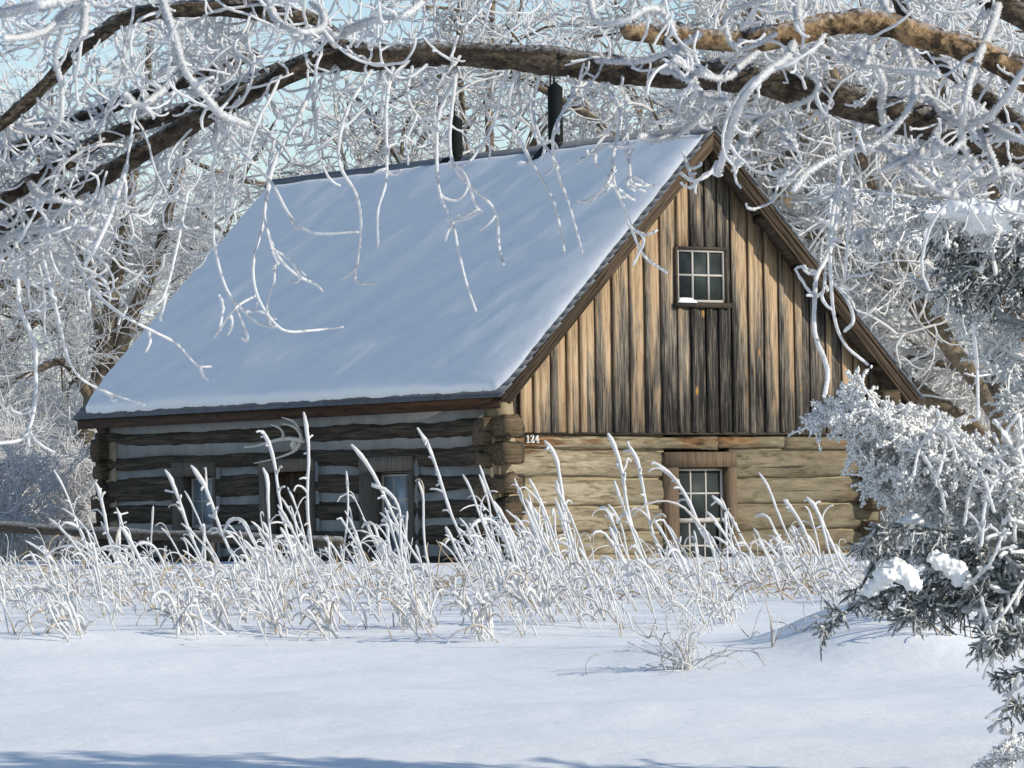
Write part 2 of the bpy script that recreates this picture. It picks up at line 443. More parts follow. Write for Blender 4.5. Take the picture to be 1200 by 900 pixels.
def n1(t, seed): return mnoise.noise(Vector((t, seed*7.31, .5)))
def log(mb, A, B, hA, hB, th, rough=.012, ex=4.0, seg=None):
    """hewn log from A to B: half height hA -> hB, half thickness th"""
    A, B = np.array(A, float), np.array(B, float)
    L = np.linalg.norm(B-A); seg = seg or max(2, int(L/.11)); T = (B-A)/L
    z = np.array([0, 0, 1.]); s_ = np.cross(T, z)
    k = 16; a = np.linspace(0, 2*pi, k, endpoint=False)
    c, n = np.cos(a), np.sin(a)
    e = 2/ex
    cx, cy = np.sign(c)*np.abs(c)**e, np.sign(n)*np.abs(n)**e
    seed = random.random()*50; rows = []
    for i in range(seg+1):
        t = i/seg; h = hA+(hB-hA)*t; l = t*L
        up = np.array([n1(l*1.3+j*.9, seed+j*.13) for j in range(k)])*rough*1.6+np.array([n1(l*5+j*2, seed+9) for j in range(k)])*rough*.8
        dz = n1(l*.7, seed+3)*rough*1.2
        rows.append(A+T*l+np.outer(cx*(th+up*.5), s_)+np.outer(cy*(h+up)+dz, z))
    V = np.array(rows); idx = np.arange((seg+1)*k).reshape(seg+1, k); j = (np.arange(k)+1) % k
    q = np.stack([idx[:-1], idx[:-1][:, j], idx[1:][:, j], idx[1:]], -1).reshape(-1, 4)
    V2 = np.vstack([V.reshape(-1, 3), A, B]); c0 = (seg+1)*k
    t0 = np.stack([idx[0][j], idx[0], np.full(k, c0)], -1); t1 = np.stack([idx[-1], idx[-1][j], np.full(k, c0+1)], -1)
    mb.add(V2, q, np.vstack([t0, t1]), rnd=random.random())

# gable logs, hewn flush, cut at the window
GY, SX, WX = .36, -3.02, 2.85
seams = [2.262, 2.075, 1.722, 1.392, 1.078, .79, .47, .12]
mb = MB()
for i in range(7):
    z1, z0 = seams[i], seams[i+1]; h = (z1-z0)/2-.012; zc = (z1+z0)/2
    runs = [(-2.93, -.50), (.475, 2.80)] if i else [(-2.93, .28), (.287, 1.32), (1.327, 2.80)]
    for x0, x1 in runs:
        log(mb, (x0, GY+.13, zc), (x1, GY+.13, zc), h, h, .128+(0 if not i else rng.uniform(-.012, .012)), .024 if x0 < -1 else .017, 5.5 if x0 > -1 else 4.2)
gl = mb.build('log_wall', M['pale_logs'], cabin, True)
mb = MB()
mb.box(-2.9, -.52, GY+.055, GY+.2, .1, 2.25); mb.box(.5, 2.78, GY+.055, GY+.2, .1, 2.25)
mb.build('chinking', M['chink_tan'], cabin)

# side wall: dark logs with wide grey chinking
openings = [(2.14, 3.15), (4.32, 5.42), (6.64, 7.56)]
def runs_(y0, y1, z):
    if z > 2.05: return [(y0, y1)]
    r, a = [], y0
    for p, q in openings: r.append((a, p)); a = q
    return r+[(a, y1)]
rows = [((2.66, 2.95), (2.57, 2.90)), ((2.25, 2.44), (2.34, 2.47)), ((1.93, 2.15), (2.00, 2.16)), ((1.62, 1.81), (1.58, 1.90)),
        ((1.27, 1.50), (1.26, 1.52)), ((.94, 1.17), (.93, 1.16)), ((.58, .83), (.58, .83))]
mb = MB(); me_ = MB()
for i, ((a0, a1), (b0, b1)) in enumerate(rows):
    for y0, y1 in runs_(.14, 9.62, min(a1, 2.2) if i > 1 else 3):
        f0, f1 = (y0-1.8)/7.1, (y1-1.8)/7.1
        lo0, hi0 = a0+(b0-a0)*f0, a1+(b1-a1)*f0; lo1, hi1 = a0+(b0-a0)*f1, a1+(b1-a1)*f1
        ys = y0
        if y0 < .2:                                   # the end past the corner, a sub-run with bigger hewn end
            ys = .14 if i else .30
        log(mb, (SX+.09, ys, (lo0+hi0)/2), (SX+.09, y1, (lo1+hi1)/2), (hi0-lo0)/2+.012, (hi1-lo1)/2+.012, .145 if i else .12, .022, 4.2)
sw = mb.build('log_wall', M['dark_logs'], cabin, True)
sw['label'] = 'dark shaded log side wall with door and two windows'
mb = MB()
for y0, y1 in [(.62, 2.16), (3.13, 4.34), (5.40, 6.66), (7.54, 9.3)]: mb.box(SX-.018, SX+.2, y0, y1, .3, 2.05)
mb.box(SX-.018, SX+.2, .62, 9.3, 2.0503, 2.9)
for y0, y1, z0 in [(2.04, 2.065, 2.0), (3.205, 3.27, .7), (2.0, 2.062, .7), (5.49, 5.56, .7), (4.19, 4.26, .7), (6.5, 6.58, .7)]: pass
for y0, y1 in [(1.985, 2.075), (4.18, 4.27), (6.50, 6.60)]: mb.box(SX-.05, SX+.1, y0, y1, .6, 2.06, jit=.008)
mb.build('chinking', M['chink'], cabin)
mb = MB()                                             # chinking lump at the near corner
for b_ in ((-3.0, -2.80, .34, .60, 2.40, 2.66), (-3.0, -2.78, .345, .60, .3, 2.38), (-3.06, -2.9, .40, .64, .3, 2.42), (-3.06, -2.9, 9.1, 9.35, .3, 2.42)):
    mb = MB(); mb.box(*b_, jit=.014); mb.build('corner_chinking', M['chink_tan'], cabin)
# tails of the gable logs past the corners, the ends of the side logs in end grain
mb = MB()
for y in (.50, 9.42):
    for zc, h, e in ((2.29, .155, 0), (1.95, .085, .03), (1.57, .115, .0), (1.19, .105, .03), (.83, .10, .01), (.5, .10, 0)):
        mb = MB(); log(mb, (-3.20+e, y, zc), (-2.85, y, zc), h, h*.95, .115, .03, 4.5, 9); mb.build('log_tail', M['log_end'], cabin, True)
mb = MB()
for zc, h in ((2.36, .125), (2.04, .135), (1.69, .105), (1.34, .115), (1.0, .105), (.66, .11)):
    mb = MB(); log(mb, (SX+.055, .12, zc), (SX+.055, .62, zc), h, h, .135, .034, 3.6, 10); mb.build('log_end', M['log_end'], cabin, True)
for zc, h in ((2.15, .14), (1.78, .13), (1.42, .145), (1.08, .13), (.74, .13)):
    mb = MB(); log(mb, (2.64, .14, zc), (2.64, .62, zc), h*.85, h*.85, .125, .03, 3.0, 8); mb.build('log_end', M['log_end'], cabin, True)
mb = MB()
log(mb, (2.735, -.02, 2.68), (2.735, .5, 2.68), .125, .125, .14, .012, 5.5, 5)
o = mb.build('beam_end', M['log_end'], cabin, True); o['label'] = 'squared beam end with a star shaped crack under the right eave'
mb = MB()
c0 = np.array([2.74, -.026, 2.685])
for a, l in ((.6, .055), (2.3, .05), (3.9, .06), (5.4, .045)):
    mb.box(c0[0]+cos(a)*l*.5-.018, c0[0]+cos(a)*l*.5+.018, -.030, -.021, c0[2]+sin(a)*l*.5-.018, c0[2]+sin(a)*l*.5+.018)
mb.build('crack', M['dark_wood'], o)
mb = MB()                                             # right and rear walls
for i in range(8):
    z = .35+i*.31
    log(mb, (WX-.1, .4, z), (WX-.1, 9.6, z), .13, .13, .12, .02, 4)
    log(mb, (-3.1, 9.42, z+.1), (2.9, 9.42, z+.1), .13, .13, .12, .02, 4)
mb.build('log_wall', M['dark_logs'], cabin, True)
mb = MB(); mb.box(WX-.2, WX-.02, .6, 9.3, .1, 2.85); mb.box(-2.9, 2.8, 9.34, 9.48, .1, 2.9)
mb.build('chinking', M['chink'], cabin)

# gable boarding: wide boards, battens over the joints, cut round the upper window
def roofline(x): return RZ-.20-abs(x)*(RZ-EZ)/EX
UW = (-.375, .425, 3.835, 4.545)
mb = MB(); bt = MB()
def panel(m_, x0, x1, y0, y1, z0=None, split=True, rnd=None):
    zb = 2.285 if z0 is None else z0
    rnd = random.random() if rnd is None else rnd
    def piece(xa, xb, zlo, za, zb2):
        if min(za, zb2) <= zlo+.02: return
        m_.hexa([[xa, y0, zlo], [xb, y0, zlo], [xa, y1, zlo], [xb, y1, zlo], [xa, y0, za], [xb, y0, zb2], [xa, y1, za], [xb, y1, zb2]], rnd=rnd)
    if x1 > UW[0] and x0 < UW[1]:
        xs = sorted([x0, x1]+[e for e in UW[:2] if x0 < e < x1])
        for a, b in zip(xs[:-1], xs[1:]):
            if a >= UW[0]-1e-6 and b <= UW[1]+1e-6:
                piece(a, b, zb, UW[2], UW[2]); piece(a, b, UW[3], roofline(a), roofline(b))
            else: piece(a, b, zb, roofline(a), roofline(b))
    else: piece(x0, x1, zb, roofline(x0), roofline(x1))
x = -2.70
while x < 2.92:
    w = .226+rng.uniform(-.045, .045); x1 = min(x+w, 2.93)
    off = rng.uniform(-.004, .004)
    zb = 2.285-rng.uniform(0, .015)
    panel(mb, x+.005, x1-.005, .334+off, .362, zb)
    bw = .078+rng.uniform(-.022, .022)
    panel(bt, x-.012, x-.012+bw,   .304+rng.uniform(-.006, .006), .330, zb)
    x = x1
mb.build('gable_boarding', M['boards'], cabin); bt.build('batten', M['boards'], cabin)['kind'] = 'stuff'
for y_ in (.366, 9.42):
    mb = MB(); mb.add([[-2.78, y_, 2.28], [2.93, y_, 2.28], [2.93, y_, roofline(2.93)], [0, y_, RZ-.2], [-2.78, y_, roofline(2.78)]], [[0, 1, 2, 3]], [[0, 3, 4]])
    mb.build('gable_backing', M['dark_wood'], cabin)
mb = MB(); mb.box(-2.72, 2.93, .322, .372, 2.255, 2.283); mb.build('drip_strip', M['dark_wood'], cabin)

# roof
def rp(sgn, s, y, n):
    """point on a roof slope: s down the slope, y along the ridge, n off the surface"""
    k = EX/SL; q = (RZ-EZ)/SL
    return [sgn*(s*k+n*q), y, RZ-s*q+n*k]
def rbox(mb, sgn, s0, s1, y0, y1, n0, n1_, n0b=None, n1b=None, rnd=None):
    n0b = n0 if n0b is None else n0b; n1b = n1_ if n1b is None else n1b
    v = [rp(sgn, s, y, n) for (na, nb, s) in () for y in ()]
    v = [rp(sgn, s0, y0, n0), rp(sgn, s1, y0, n0b), rp(sgn, s0, y1, n0), rp(sgn, s1, y1, n0b),
         rp(sgn, s0, y0, n1_), rp(sgn, s1, y0, n1b), rp(sgn, s0, y1, n1_), rp(sgn, s1, y1, n1b)]
    mb.hexa(v, rnd=rnd)
mb = MB(); dk = MB()
for sgn in (-1, 1):
    rbox(dk, sgn, .07, SL-.02, .04, RL-.04, -.075, -.028)
    s = .03
    while s < SL-.02:
        e = min(s+.20, SL+.015)
        rbox(mb, sgn, s, e, -.025+rng.uniform(-.022, .022), RL+.03+rng.uniform(-.012, .012), -.026, -.006, -.006, .009+rng.uniform(-.005, .005))
        s += .145
roof = dk.build('roof', M['dark_wood'], cabin)
sh = mb.build('shingle_courses', M['shingle'], roof); sh['kind'] = 'stuff'
mb = MB()
for sgn in (-1, 1): rbox(mb, sgn, -.03 if sgn < 0 else .0, .14, -.035, RL+.035, .028, .05)
mb.build('ridge_cap', M['shingle'], roof)
for sgn in (-1, 1):
    mb = MB(); mb.box(*sorted((sgn*(EX-.06), sgn*(EX-.028))), .05, RL-.05, EZ-.145, EZ-.022); mb.build('fascia', M['fascia'], roof)
for sgn in (-1, 1):
    for y, ins in ((0, 0), (RL, RL)):
        mb = MB(); d = 1 if y == 0 else -1
        def rk(s0, s1, ya, yb, n0, n1_, r):          # mitred on the ridge line
            q = (RZ-EZ)/EX; a, b = sorted((y+d*ya, y+d*yb)); sa, sb = -n0*q+.0015, -n1_*q+.0015
            mb.hexa([rp(sgn, sa, a, n0), rp(sgn, s1, a, n0), rp(sgn, sa, b, n0), rp(sgn, s1, b, n0),
                     rp(sgn, sb, a, n1_), rp(sgn, s1, a, n1_), rp(sgn, sb, b, n1_), rp(sgn, s1, b, n1_)], rnd=r)
        rk(.012, SL-.03, .0, .034, -.145, -.03, .55)
        rk(.17, SL-.05, .012, .05, -.185, -.1465, .75)
        rk(.05, SL-.01, -.018, -.002, -.062, -.03, .1)
        o = mb.build('rake_board', M['rake'], roof)
for sgn in (-1, 1):                                   # lookouts under the gable overhang
    for s in np.arange(.5, SL, .85):
        mb = MB(); rbox(mb, sgn, s, s+.06, .06, .33, -.17, -.077); mb.build('lookout', M['dark_wood'], roof)

# snow lying on both slopes
def snow_slope(sgn):
    ns, ny = 150, 300
    sv = np.concatenate([np.linspace(0, .12, 10), np.linspace(.14, .9, 110), np.linspace(.905, 1, 30)]); yv = np.concatenate([np.linspace(0, .03, 24), np.linspace(.032, .968, 250), np.linspace(.97, 1, 26)])
    V = np.zeros((len(sv), len(yv), 3))
    for i, a in enumerate(sv):
        for j, b in enumerate(yv):
            e = n1(b*46, 2)*.035+n1(b*150, 3)*.018
            s0, s1 = .10+n1(b*30, 5)*.02, SL-.08+e*.8
            g = .025*n1(a*25, 6)
            corner = .20*max(0, (a-.80)/.20)**2.5
            y0, y1 = .045+g*.8+.10*max(0, (a-.93)/.07)**2, RL-.05-corner+g
            s = s0+(s1-s0)*a; y = y0+(y1-y0)*b
            ed = min(s-s0, s1-s, (y-y0), y1-y)
            h = .10*(1-math.exp(-max(ed, 0)/.035))*(.22+.78*(1-math.exp(-max(y-y0, 0)/.33)))
            # wind ripples, running up the slope at an angle
            p = y*.75+s*.66; q = -y*.66+s*.75
            h += (1-math.exp(-max(ed, 0)/.2))*(.05*mnoise.noise(Vector((p*.32, q*.95, 1.)))+.028*mnoise.noise(Vector((p*.8, q*2.4, 4.)))+.006*mnoise.noise(Vector((p*2.4, q*7, 8.))))
            if sgn < 0:                               # melted out round the near stovepipe
                dd = math.hypot((y-3.42)/.30, s/.36)
                h *= min(1, max(0, (dd-.8)/.25))
            V[i, j] = rp(sgn, s, y, .016+max(h, 0))
    mb = MB(); mb.grid(V if sgn > 0 else V[:, ::-1])
    return mb.build('snow_cover', M['roof_snow'], roof, True)
snow_slope(-1); snow_slope(1)

# stovepipes on the ridge
for y, r, z1, rods in ((3.25, .096, 6.745, 2), (5.47, .088, 6.50, 1)):
    mb = MB()
    mb.tubes(np.array([[0, y, 5.75], [0, y, 6.1], [0, y, z1-.012], [0, y, z1]]), np.array([r, r, r, r*.97]), 28, cap=True)
    mb.tubes(np.array([[0, y, 6.22], [0, y, 6.23], [0, y, 6.25], [0, y, 6.26]]), np.array([r, r*1.035, r*1.035, r]), 28, cap=False)
    p = mb.build('stovepipe', M['pipe'], roof, True)
    mb = MB()
    for k in range(rods):
        dx = (-.05+k*.055) if rods == 2 else .0
        mb.tubes(np.array([[dx-.02, y, z1-.05], [dx-.02, y, z1+.08], [dx-.02, y, z1+.20]]), .011, 6)
    mb.build('cap_stay', M['pipe'], p)
    if rods == 2:
        mb = MB(); a = np.linspace(0, 2*pi, 24, endpoint=False)
        mb.add(np.vstack([np.stack([.15*np.cos(a), y+.15*np.sin(a), np.full(24, z1+.19)], 1), [[0, y, z1+.27]]]), t=[[i, (i+1) % 24, 24] for i in range(24)])
        mb.build('rain_cap', M['pipe'], p)
    for sgn in (-1, 1):
        mb = MB(); rbox(mb, sgn, .0, .30, y-.20, y+.22, .052, .066); mb.build('flashing', M['pipe'], p)

# windows and door; (u, out, z) maps to a wall
class Wall:
    def __init__(s, axis, base): s.axis, s.base = axis, base
    def box(s, mb, u0, u1, o0, o1, z0, z1, rnd=None, jit=0):
        if s.axis == 'x': mb.box(u0, u1, s.base-o1, s.base-o0, z0, z1, rnd, jit=jit)
        else: mb.box(s.base-o1, s.base-o0, u0, u1, z0, z1, rnd, jit=jit)
GW, SW, BW = Wall('x', GY), Wall('y', SX-.03), Wall('x', .334)
def window(W, u0, u1, ztop, zbot, s0, s1, st, pw, ph, rec, cm, gm, rows_=(2, 2), head=.18, proud=.045, label=None):
    mb = MB()
    si0, si1 = s0-.035, s1+.035
    W.box(mb, u0, u1, -.05, proud, ztop-head, ztop, jit=.003)
    W.box(mb, u0, si0, -.2, proud-.004, zbot, ztop-head-.002, jit=.003); W.box(mb, si1, u1, -.2, proud-.004, zbot, ztop-head-.002, jit=.003)
    W.box(mb, si0+.002, si1-.002, -.22, -rec+.04, st+.012, ztop-head-.002); W.box(mb, u0-.03, u1+.03, -.1, proud+.03, zbot-.06, zbot-.002)
    win = mb.build('window', cm, cabin)
    if label: win['label'] = label
    z = st
    for k, nr in enumerate(rows_):
        mb = MB(); zb = z-nr*ph-.045; o = -rec-.035*k
        W.box(mb, s0-.03, s0+.006, o-.03, o, zb, z); W.box(mb, s1-.006, s1+.03, o-.03, o, zb, z)
        W.box(mb, s0+.007, s1-.007, o-.029, o-.001, z-.026, z-.001); W.box(mb, s0+.007, s1-.007, o-.029, o-.001, zb+.001, zb+.045)
        for c in range(1, 3): W.box(mb, s0+pw*c-.010, s0+pw*c+.010, o-.022, o-.004, zb+.046, z-.027)
        for r_ in range(1, nr): W.box(mb, s0+.0075, s1-.0075, o-.0235, o-.006, z-ph*r_-.010, z-ph*r_+.010)
        sa = mb.build('sash', M['sash'], win)
        mb = MB(); W.box(mb, s0-.005, s1+.005, o-.019, o-.015, zb+.02, z-.02); mb.build('pane', gm, sa)
        z = zb+.012
    return win
window(GW, -.555, .528, 2.044, .48, -.327, .375, 1.845, .234, .302, .075, M['casing'], M['glass'], label='brown framed window of small panes in the pale log wall')
window(SW, 2.056, 3.224, 2.042, .55, 2.20, 2.905, 1.832, .234, .302, .10, M['casing_grey'], M['glass_side'], label='window right of the door in the dark side wall')
window(SW, 6.571, 7.635, 2.065, .55, 6.66, 7.345, 1.862, .230, .302, .10, M['casing_grey'], M['glass_side'], label='window left of the door in the dark side wall')
# small upper window in the gable
mb = MB()
for (a, b, c, d) in ((UW[0], UW[0]+.03, UW[2], UW[3]), (UW[1]-.03, UW[1], UW[2], UW[3]), (UW[0]+.0305, UW[1]-.0305, UW[3]-.032, UW[3])): BW.box(mb, a, b, -.09, .038, c, d)
BW.box(mb, UW[0]-.02, UW[1]+.03, -.09, .065, UW[2]-.03, UW[2]+.028)
win = mb.build('window', M['dark_wood'], cabin); win['label'] = 'small six paned window high in the board gable'
mb = MB(); a, b, z1, z0 = -.34, .392, 4.508, 3.868
BW.box(mb, a, a+.026, -.03, .012, z0, z1); BW.box(mb, b-.026, b, -.03, .012, z0, z1); BW.box(mb, a+.0265, b-.0265, -.03, .010, z1-.026, z1); BW.box(mb, a+.0265, b-.0265, -.03, .010, z0, z0+.03)
for c in (1, 2): BW.box(mb, a+.732/3*c-.011, a+.732/3*c+.011, -.022, .007, z0+.031, z1-.027)
BW.box(mb, a+.027, b-.027, -.024, .004, 4.188, 4.212)
sa = mb.build('sash', M['sash'], win)
mb = MB(); BW.box(mb, a+.01, b-.01, -.018, -.012, z0+.01, z1-.01); mb.build('pane', M['glass'], sa)
mb = MB()
g = np.zeros((14, 8, 3))
for i in range(14):
    for j in range(8):
        u, v = i/13, j/7; e = min(u, 1-u)*5
        g[i, j] = (-.37+u*.30, .265+v*.07, UW[2]+.029+.055*min(1, e)*math.sin(pi*min(.5, .12+v*.6))+.01*n1(u*6+v*3, 4))
        if j == 0 or i in (0, 13): g[i, j][2] = UW[2]+.026
mb.grid(g[::-1]); mb.build('sill_snow', M['snow'], win, True)
# door
mb = MB()
SW.box(mb, 4.248, 5.497, -.05, .05, 1.90, 2.06, jit=.004)
SW.box(mb, 4.248, 4.40, -.2, .046, .6, 1.898, jit=.003); SW.box(mb, 5.345, 5.497, -.2, .046, .6, 1.898, jit=.003)
dr = mb.build('door', M['casing_grey'], cabin); dr['label'] = 'plank door in a heavy timber frame under the antlers'
mb = MB(); u = 4.402
while u < 5.34:
    e = min(u+rng.uniform(.14, .2), 5.343); SW.box(mb, u+.004, e-.004, -.2, -.13+rng.uniform(-.008, .008), .6, 1.895); u = e
lf = mb.build('leaf', M['door'], dr)
for z_ in (1.62, .9):
    mb = MB(); SW.box(mb, 4.44, 5.3, -.128, -.105, z_, z_+.1); mb.build('ledge', M['door'], lf)
mb = MB(); mb.tubes(np.array([[SX+.08, 4.5, 1.42], [SX+.03, 4.5, 1.40], [SX+.03, 4.5, 1.26], [SX+.08, 4.5, 1.24]]), .012, 6); mb.build('handle', M['pipe'], lf)
# house number
mb = MB(); w, h, z0, x0 = .042, .092, 2.165, -2.615
def stroke(p, t=.011):
    for (xa, za), (xb, zb) in zip(p[:-1], p[1:]):
        d = np.array([xb-xa, zb-za])*np.array([w, h]); n = np.array([-d[1], d[0]])/max(1e-6, np.hypot(*d))*t/2; e = d/max(1e-6, np.hypot(*d))*t*.3
        A = np.array([X0+xa*w, z0+za*h])-e; B = np.array([X0+xb*w, z0+zb*h])+e; c = [A-n, B-n, A+n, B+n]
        dy = rng.uniform(0, .0015)
        mb.hexa([[q[0], y+dy, q[1]] for y in (GY-.026, GY+.01) for q in c], rnd=.5)
X0 = x0; stroke([(.15, .8), (.5, 1), (.5, 0)]); stroke([(.1, 0), (.9, 0)])
X0 = x0+.066; stroke([(.05, .75), (.2, .97), (.75, .97), (.92, .72), (.05, .03), (1, .03), (1, .2)])
X0 = x0+.134; stroke([(.72, 0), (.72, 1), (0, .32), (1.05, .32)]); stroke([(.45, 0), (1, 0)])
o = mb.build('house_number', M['number'], cabin); o['label'] = 'white painted house number 124'

# antlers above the door
def wallpt(px, py, X):
    d = FW+RT*((px-600)/F)+UP*((450-py)/F); t = (X-CAM[0])/d[0]; return CAM+d*t
ant = empty('antler', wallpt(345, 520, -3.13)); tag(ant, 'branching pale antlers hung on the dark logs above the door', 'antlers')
mb = MB()
def tine(pts, xs, r0, r1):
    P = smooth(np.array([wallpt(a, b, x) for (a, b), x in zip(pts, xs)]), n=18); mb.tubes(P, taper(r0, r1, 18), 8, frost=1.)
tine([(356, 517), (340, 514), (326, 515.5), (313, 519), (299, 523), (287, 524)], [-3.14, -3.2, -3.26, -3.3, -3.36, -3.42], .034, .010)
tine([(331, 515), (332, 509), (328, 502), (317, 497.5)], [-3.24, -3.27, -3.33, -3.38], .024, .007)
tine([(354, 515), (351, 507), (344, 500), (331, 496.5)], [-3.16, -3.22, -3.3, -3.4], .026, .007)
tine([(353, 511), (350, 502), (344, 494), (330, 489)], [-3.18, -3.2, -3.25, -3.3], .024, .006)
tine([(352, 519), (346, 528), (330, 535), (312, 540), (298, 543)], [-3.14, -3.16, -3.2, -3.25, -3.3], .022, .006)
mb.build('beam', M['antler'], ant, True)
mb = MB(); mb.tubes(np.array([wallpt(346, 517, -3.16), wallpt(345, 521, -3.17), wallpt(345, 526, -3.15)]), np.array([.04, .06, .035]), 10); mb.build('skull_plate', M['antler'], ant, True)

# rail fence before the side wall
fence = tag(empty('rail_fence', (*at(150, 640, 53)[:2], .75)), 'low frosted log rail on short posts before the dark side wall', 'fence')
mb = MB(); P = smooth(trace([(-140, 608), (-40, 614), (50, 620.5), (150, 626), (260, 629), (400, 636)], [54.5, 54.2, 53.8, 53.3, 52.8, 52.3]), n=40)
mb.tubes(P, .062+.008*np.sin(np.arange(40)*.7), 12, jit=.04, frost=.4); mb.build('rail', M['rail'], fence, True)
for px, d, tp in ((252, 52.9, 628), (108, 53.7, 616), (-60, 54.4, 606)):
    mb = MB(); p = at(px, tp, d); b = np.array([p[0]+.05, p[1], gz(p[0], p[1])-.15])
    mb.tubes(smooth(np.array([b, (b+p)/2, p]), n=8)+np.array([.0, .14, 0]), .055, 10, jit=.05); mb.build('post', M['rail'], fence, True)

# ------------------------------------------------------------------ frosted trees
def crown_mesh(limbs, spec, mat, jit=0., sides=(4, 3), only=None):
    """twigs leaving a list of (P (N,3), count): two generations"""
    mb = MB()
    S, T = [], []
    for P, k, lo, hi in limbs:
        a, b, _ = pick(np.asarray(P)[None], k, lo, hi); S.append(a); T.append(b)
    S, T = np.vstack(S), np.vstack(T)
    K = len(S)
    L = spec['len']*np.exp(rng.normal(0, .4, K))
    A = grow(S, splay(T, spec.get('ang', 1.), .35)+spec.get('bias', np.zeros(3)), L, spec['n'], spec['wig'], spec['grav'], spec['curl'], spec['lift'])
    mb.tubes(A, taper(spec['r'], spec['r']*.6, spec['n']+1), sides[0], frost=np.clip(rng.normal(spec.get('fr', .7), .2, K), 0, 1), jit=jit)
    B = A
    for g in range(spec.get('gen', 1)):
        k = spec['kids'][g]
        S2, T2, pi_ = pick(B, k, .12, 1.)
        L2 = spec['len']*spec['ratio'][g]*np.exp(rng.normal(0, .45, len(S2)))
        n2 = max(4, spec['n']-3*(g+1))
        B = grow(S2, splay(T2, .75, .3), L2, n2, spec['wig']*1.1, spec['grav'], spec['curl']*1.2, spec['lift'])
        r2 = spec['r']*spec['rr'][g]
        mb.tubes(B, taper(r2, r2*.7, n2+1), sides[1] if g else sides[0], frost=np.clip(rng.normal(spec.get('fr', .7)+.12*(g+1), .15, len(B)), 0, 1.2), jit=jit)
    return mb.mesh('crown', True) if only is None else mb

def limb_set(base, height, lean, n_limbs, spread, r0, gnarl=.12, forks=2):
    """trunk and limbs of a cottonwood grown at base; returns (tube mesh builder, [limb polylines])"""
    mb = MB(); out = []
    base = np.array(base, float)
    tr = grow(base[None], np.array([[lean[0], lean[1], 1.]]), height*.55, 9, .10, 0, .05, 0)[0]
    mb.tubes(smooth(tr, n=24), taper(r0, r0*.62, 24), 10, frost=.4, jit=.03)
    lv = [(tr, r0*.62)]
    S, T, _ = pick(tr[None], n_limbs, .35, 1.); S[-1] = tr[-1]; S[-2] = tr[-1]
    D = splay(T, spread, .2); D[:, 2] = np.abs(D[:, 2])*.7+.25
    L = height*rng.uniform(.38, .62, len(S))
    A = grow(S, D, L, 10, gnarl, .03, .12, .02)
    mb.tubes(A, taper(r0*.45, r0*.16, 11), 8, frost=.4, jit=.04)
    out += [(p, 1.) for p in A]
    S, T, _ = pick(A, forks+2, .25, .95)
    B = grow(S, splay(T, .7, .25)+[0, 0, .15], height*rng.uniform(.16, .34, len(S)), 8, gnarl*1.3, .02, .15, .02)
    mb.tubes(B, taper(r0*.17, r0*.07, 9), 6, frost=.5, jit=.04)
    out += [(p, .6) for p in B]
    return mb, out

FINE = dict(len=1.5, n=8, wig=.16, grav=.03, curl=.10, lift=.05, r=.0125, ang=.8, gen=2, kids=(5, 4), ratio=(.55, .33), rr=(.75, .6), fr=.75)
CURL = dict(len=1.7, n=10, wig=.13, grav=.09, curl=.24, lift=.14, r=.026, ang=.9, gen=2, kids=(4, 3), ratio=(.55, .33), rr=(.78, .65), fr=.50)  # CURL frost is lowered: greyer twigs stand in for shade falling on them

def make_tree(name, base, height, lean, r0, spec, dens, n_limbs=6, spread=.75):
    root = empty(name, base)
    tm, limbs = limb_set(base, height, lean, n_limbs, spread, r0)
    tm.build('trunk', M['bark_far'], root, True)
    me = crown_mesh([(P, int(dens*w), .1, 1.) for P, w in limbs], spec, None)
    o = bpy.data.objects.new('crown', me); COL.objects.link(o); me.materials.append(M['frost_far']); adopt(o, root)
    return root

def copy_tree(src, loc, rz, s, label=None, group=None):
    r = src.copy(); COL.objects.link(r); r.location = Vector(loc); r.rotation_euler = (0, 0, rz); r.scale = (s, s, s)
    for k in list(r.keys()):
        if k == 'label' and label: r[k] = label
    for ch in [c for c in bpy.data.objects if c.parent is src]:
        c = ch.copy(); COL.objects.link(c); c.parent = r; c.matrix_parent_inverse = ch.matrix_parent_inverse.copy()
    if label: r['label'] = label
    if group: r['group'] = group
    return r

def gbase(px, d):
    p = at(px, 640, d); return np.array([p[0], p[1], gz(p[0], p[1])-.1])

# hero: brown two limbed tree seen past the left gable end of the roof
def hero(name, limbs, crown, spec, label, cat='tree', extra=None, group=None):
    root = tag(empty(name, limbs[0][0][0]), label, cat, group)
    mb = MB()
    for P, ra, rb in limbs:
        Q = smooth(P, n=30); mb.tubes(Q, taper(ra, rb, 30)*(1+.06*np.sin(np.arange(30)*1.1)), 10, frost=.4, jit=.03)
    mb.build('trunk', M['bark_far'], root, True)
    me = crown_mesh([(smooth(P, n=20), k, lo, hi) for P, k, lo, hi in crown], spec, None)
    o = bpy.data.objects.new('crown', me); COL.objects.link(o); me.materials.append(M['frost_far']); adopt(o, root)
    return root

D = 76
t1 = trace([(70, 700), (88, 580), (100, 500), (117, 440), (128, 370), (137, 320), (150, 240), (170, 120), (178, 20)], D)
t2 = trace([(122, 470), (150, 385), (175, 325), (190, 285), (205, 215), (240, 120), (262, 30)], D)
t3 = trace([(120, 440), (132, 372), (108, 318), (70, 250), (40, 170)], D)
t4 = trace([(108, 470), (75, 425), (30, 440), (-30, 470)], D, .5)
t5 = trace([(150, 385), (185, 380), (240, 350), (300, 300)], D+.8)
hero('brown_limbed_tree', [(t1, .20, .06), (t2, .13, .05), (t3, .09, .03), (t4, .09, .03), (t5, .06, .03)],
     [(t1, 45, .35, 1), (t2, 42, .2, 1), (t3, 36, .3, 1), (t4, 40, .1, 1), (t5, 24, .2, 1)], dict(FINE, len=1.3, r=.013),
     'tree with forked brown trunk and white frosted twigs just behind the left roof corner')
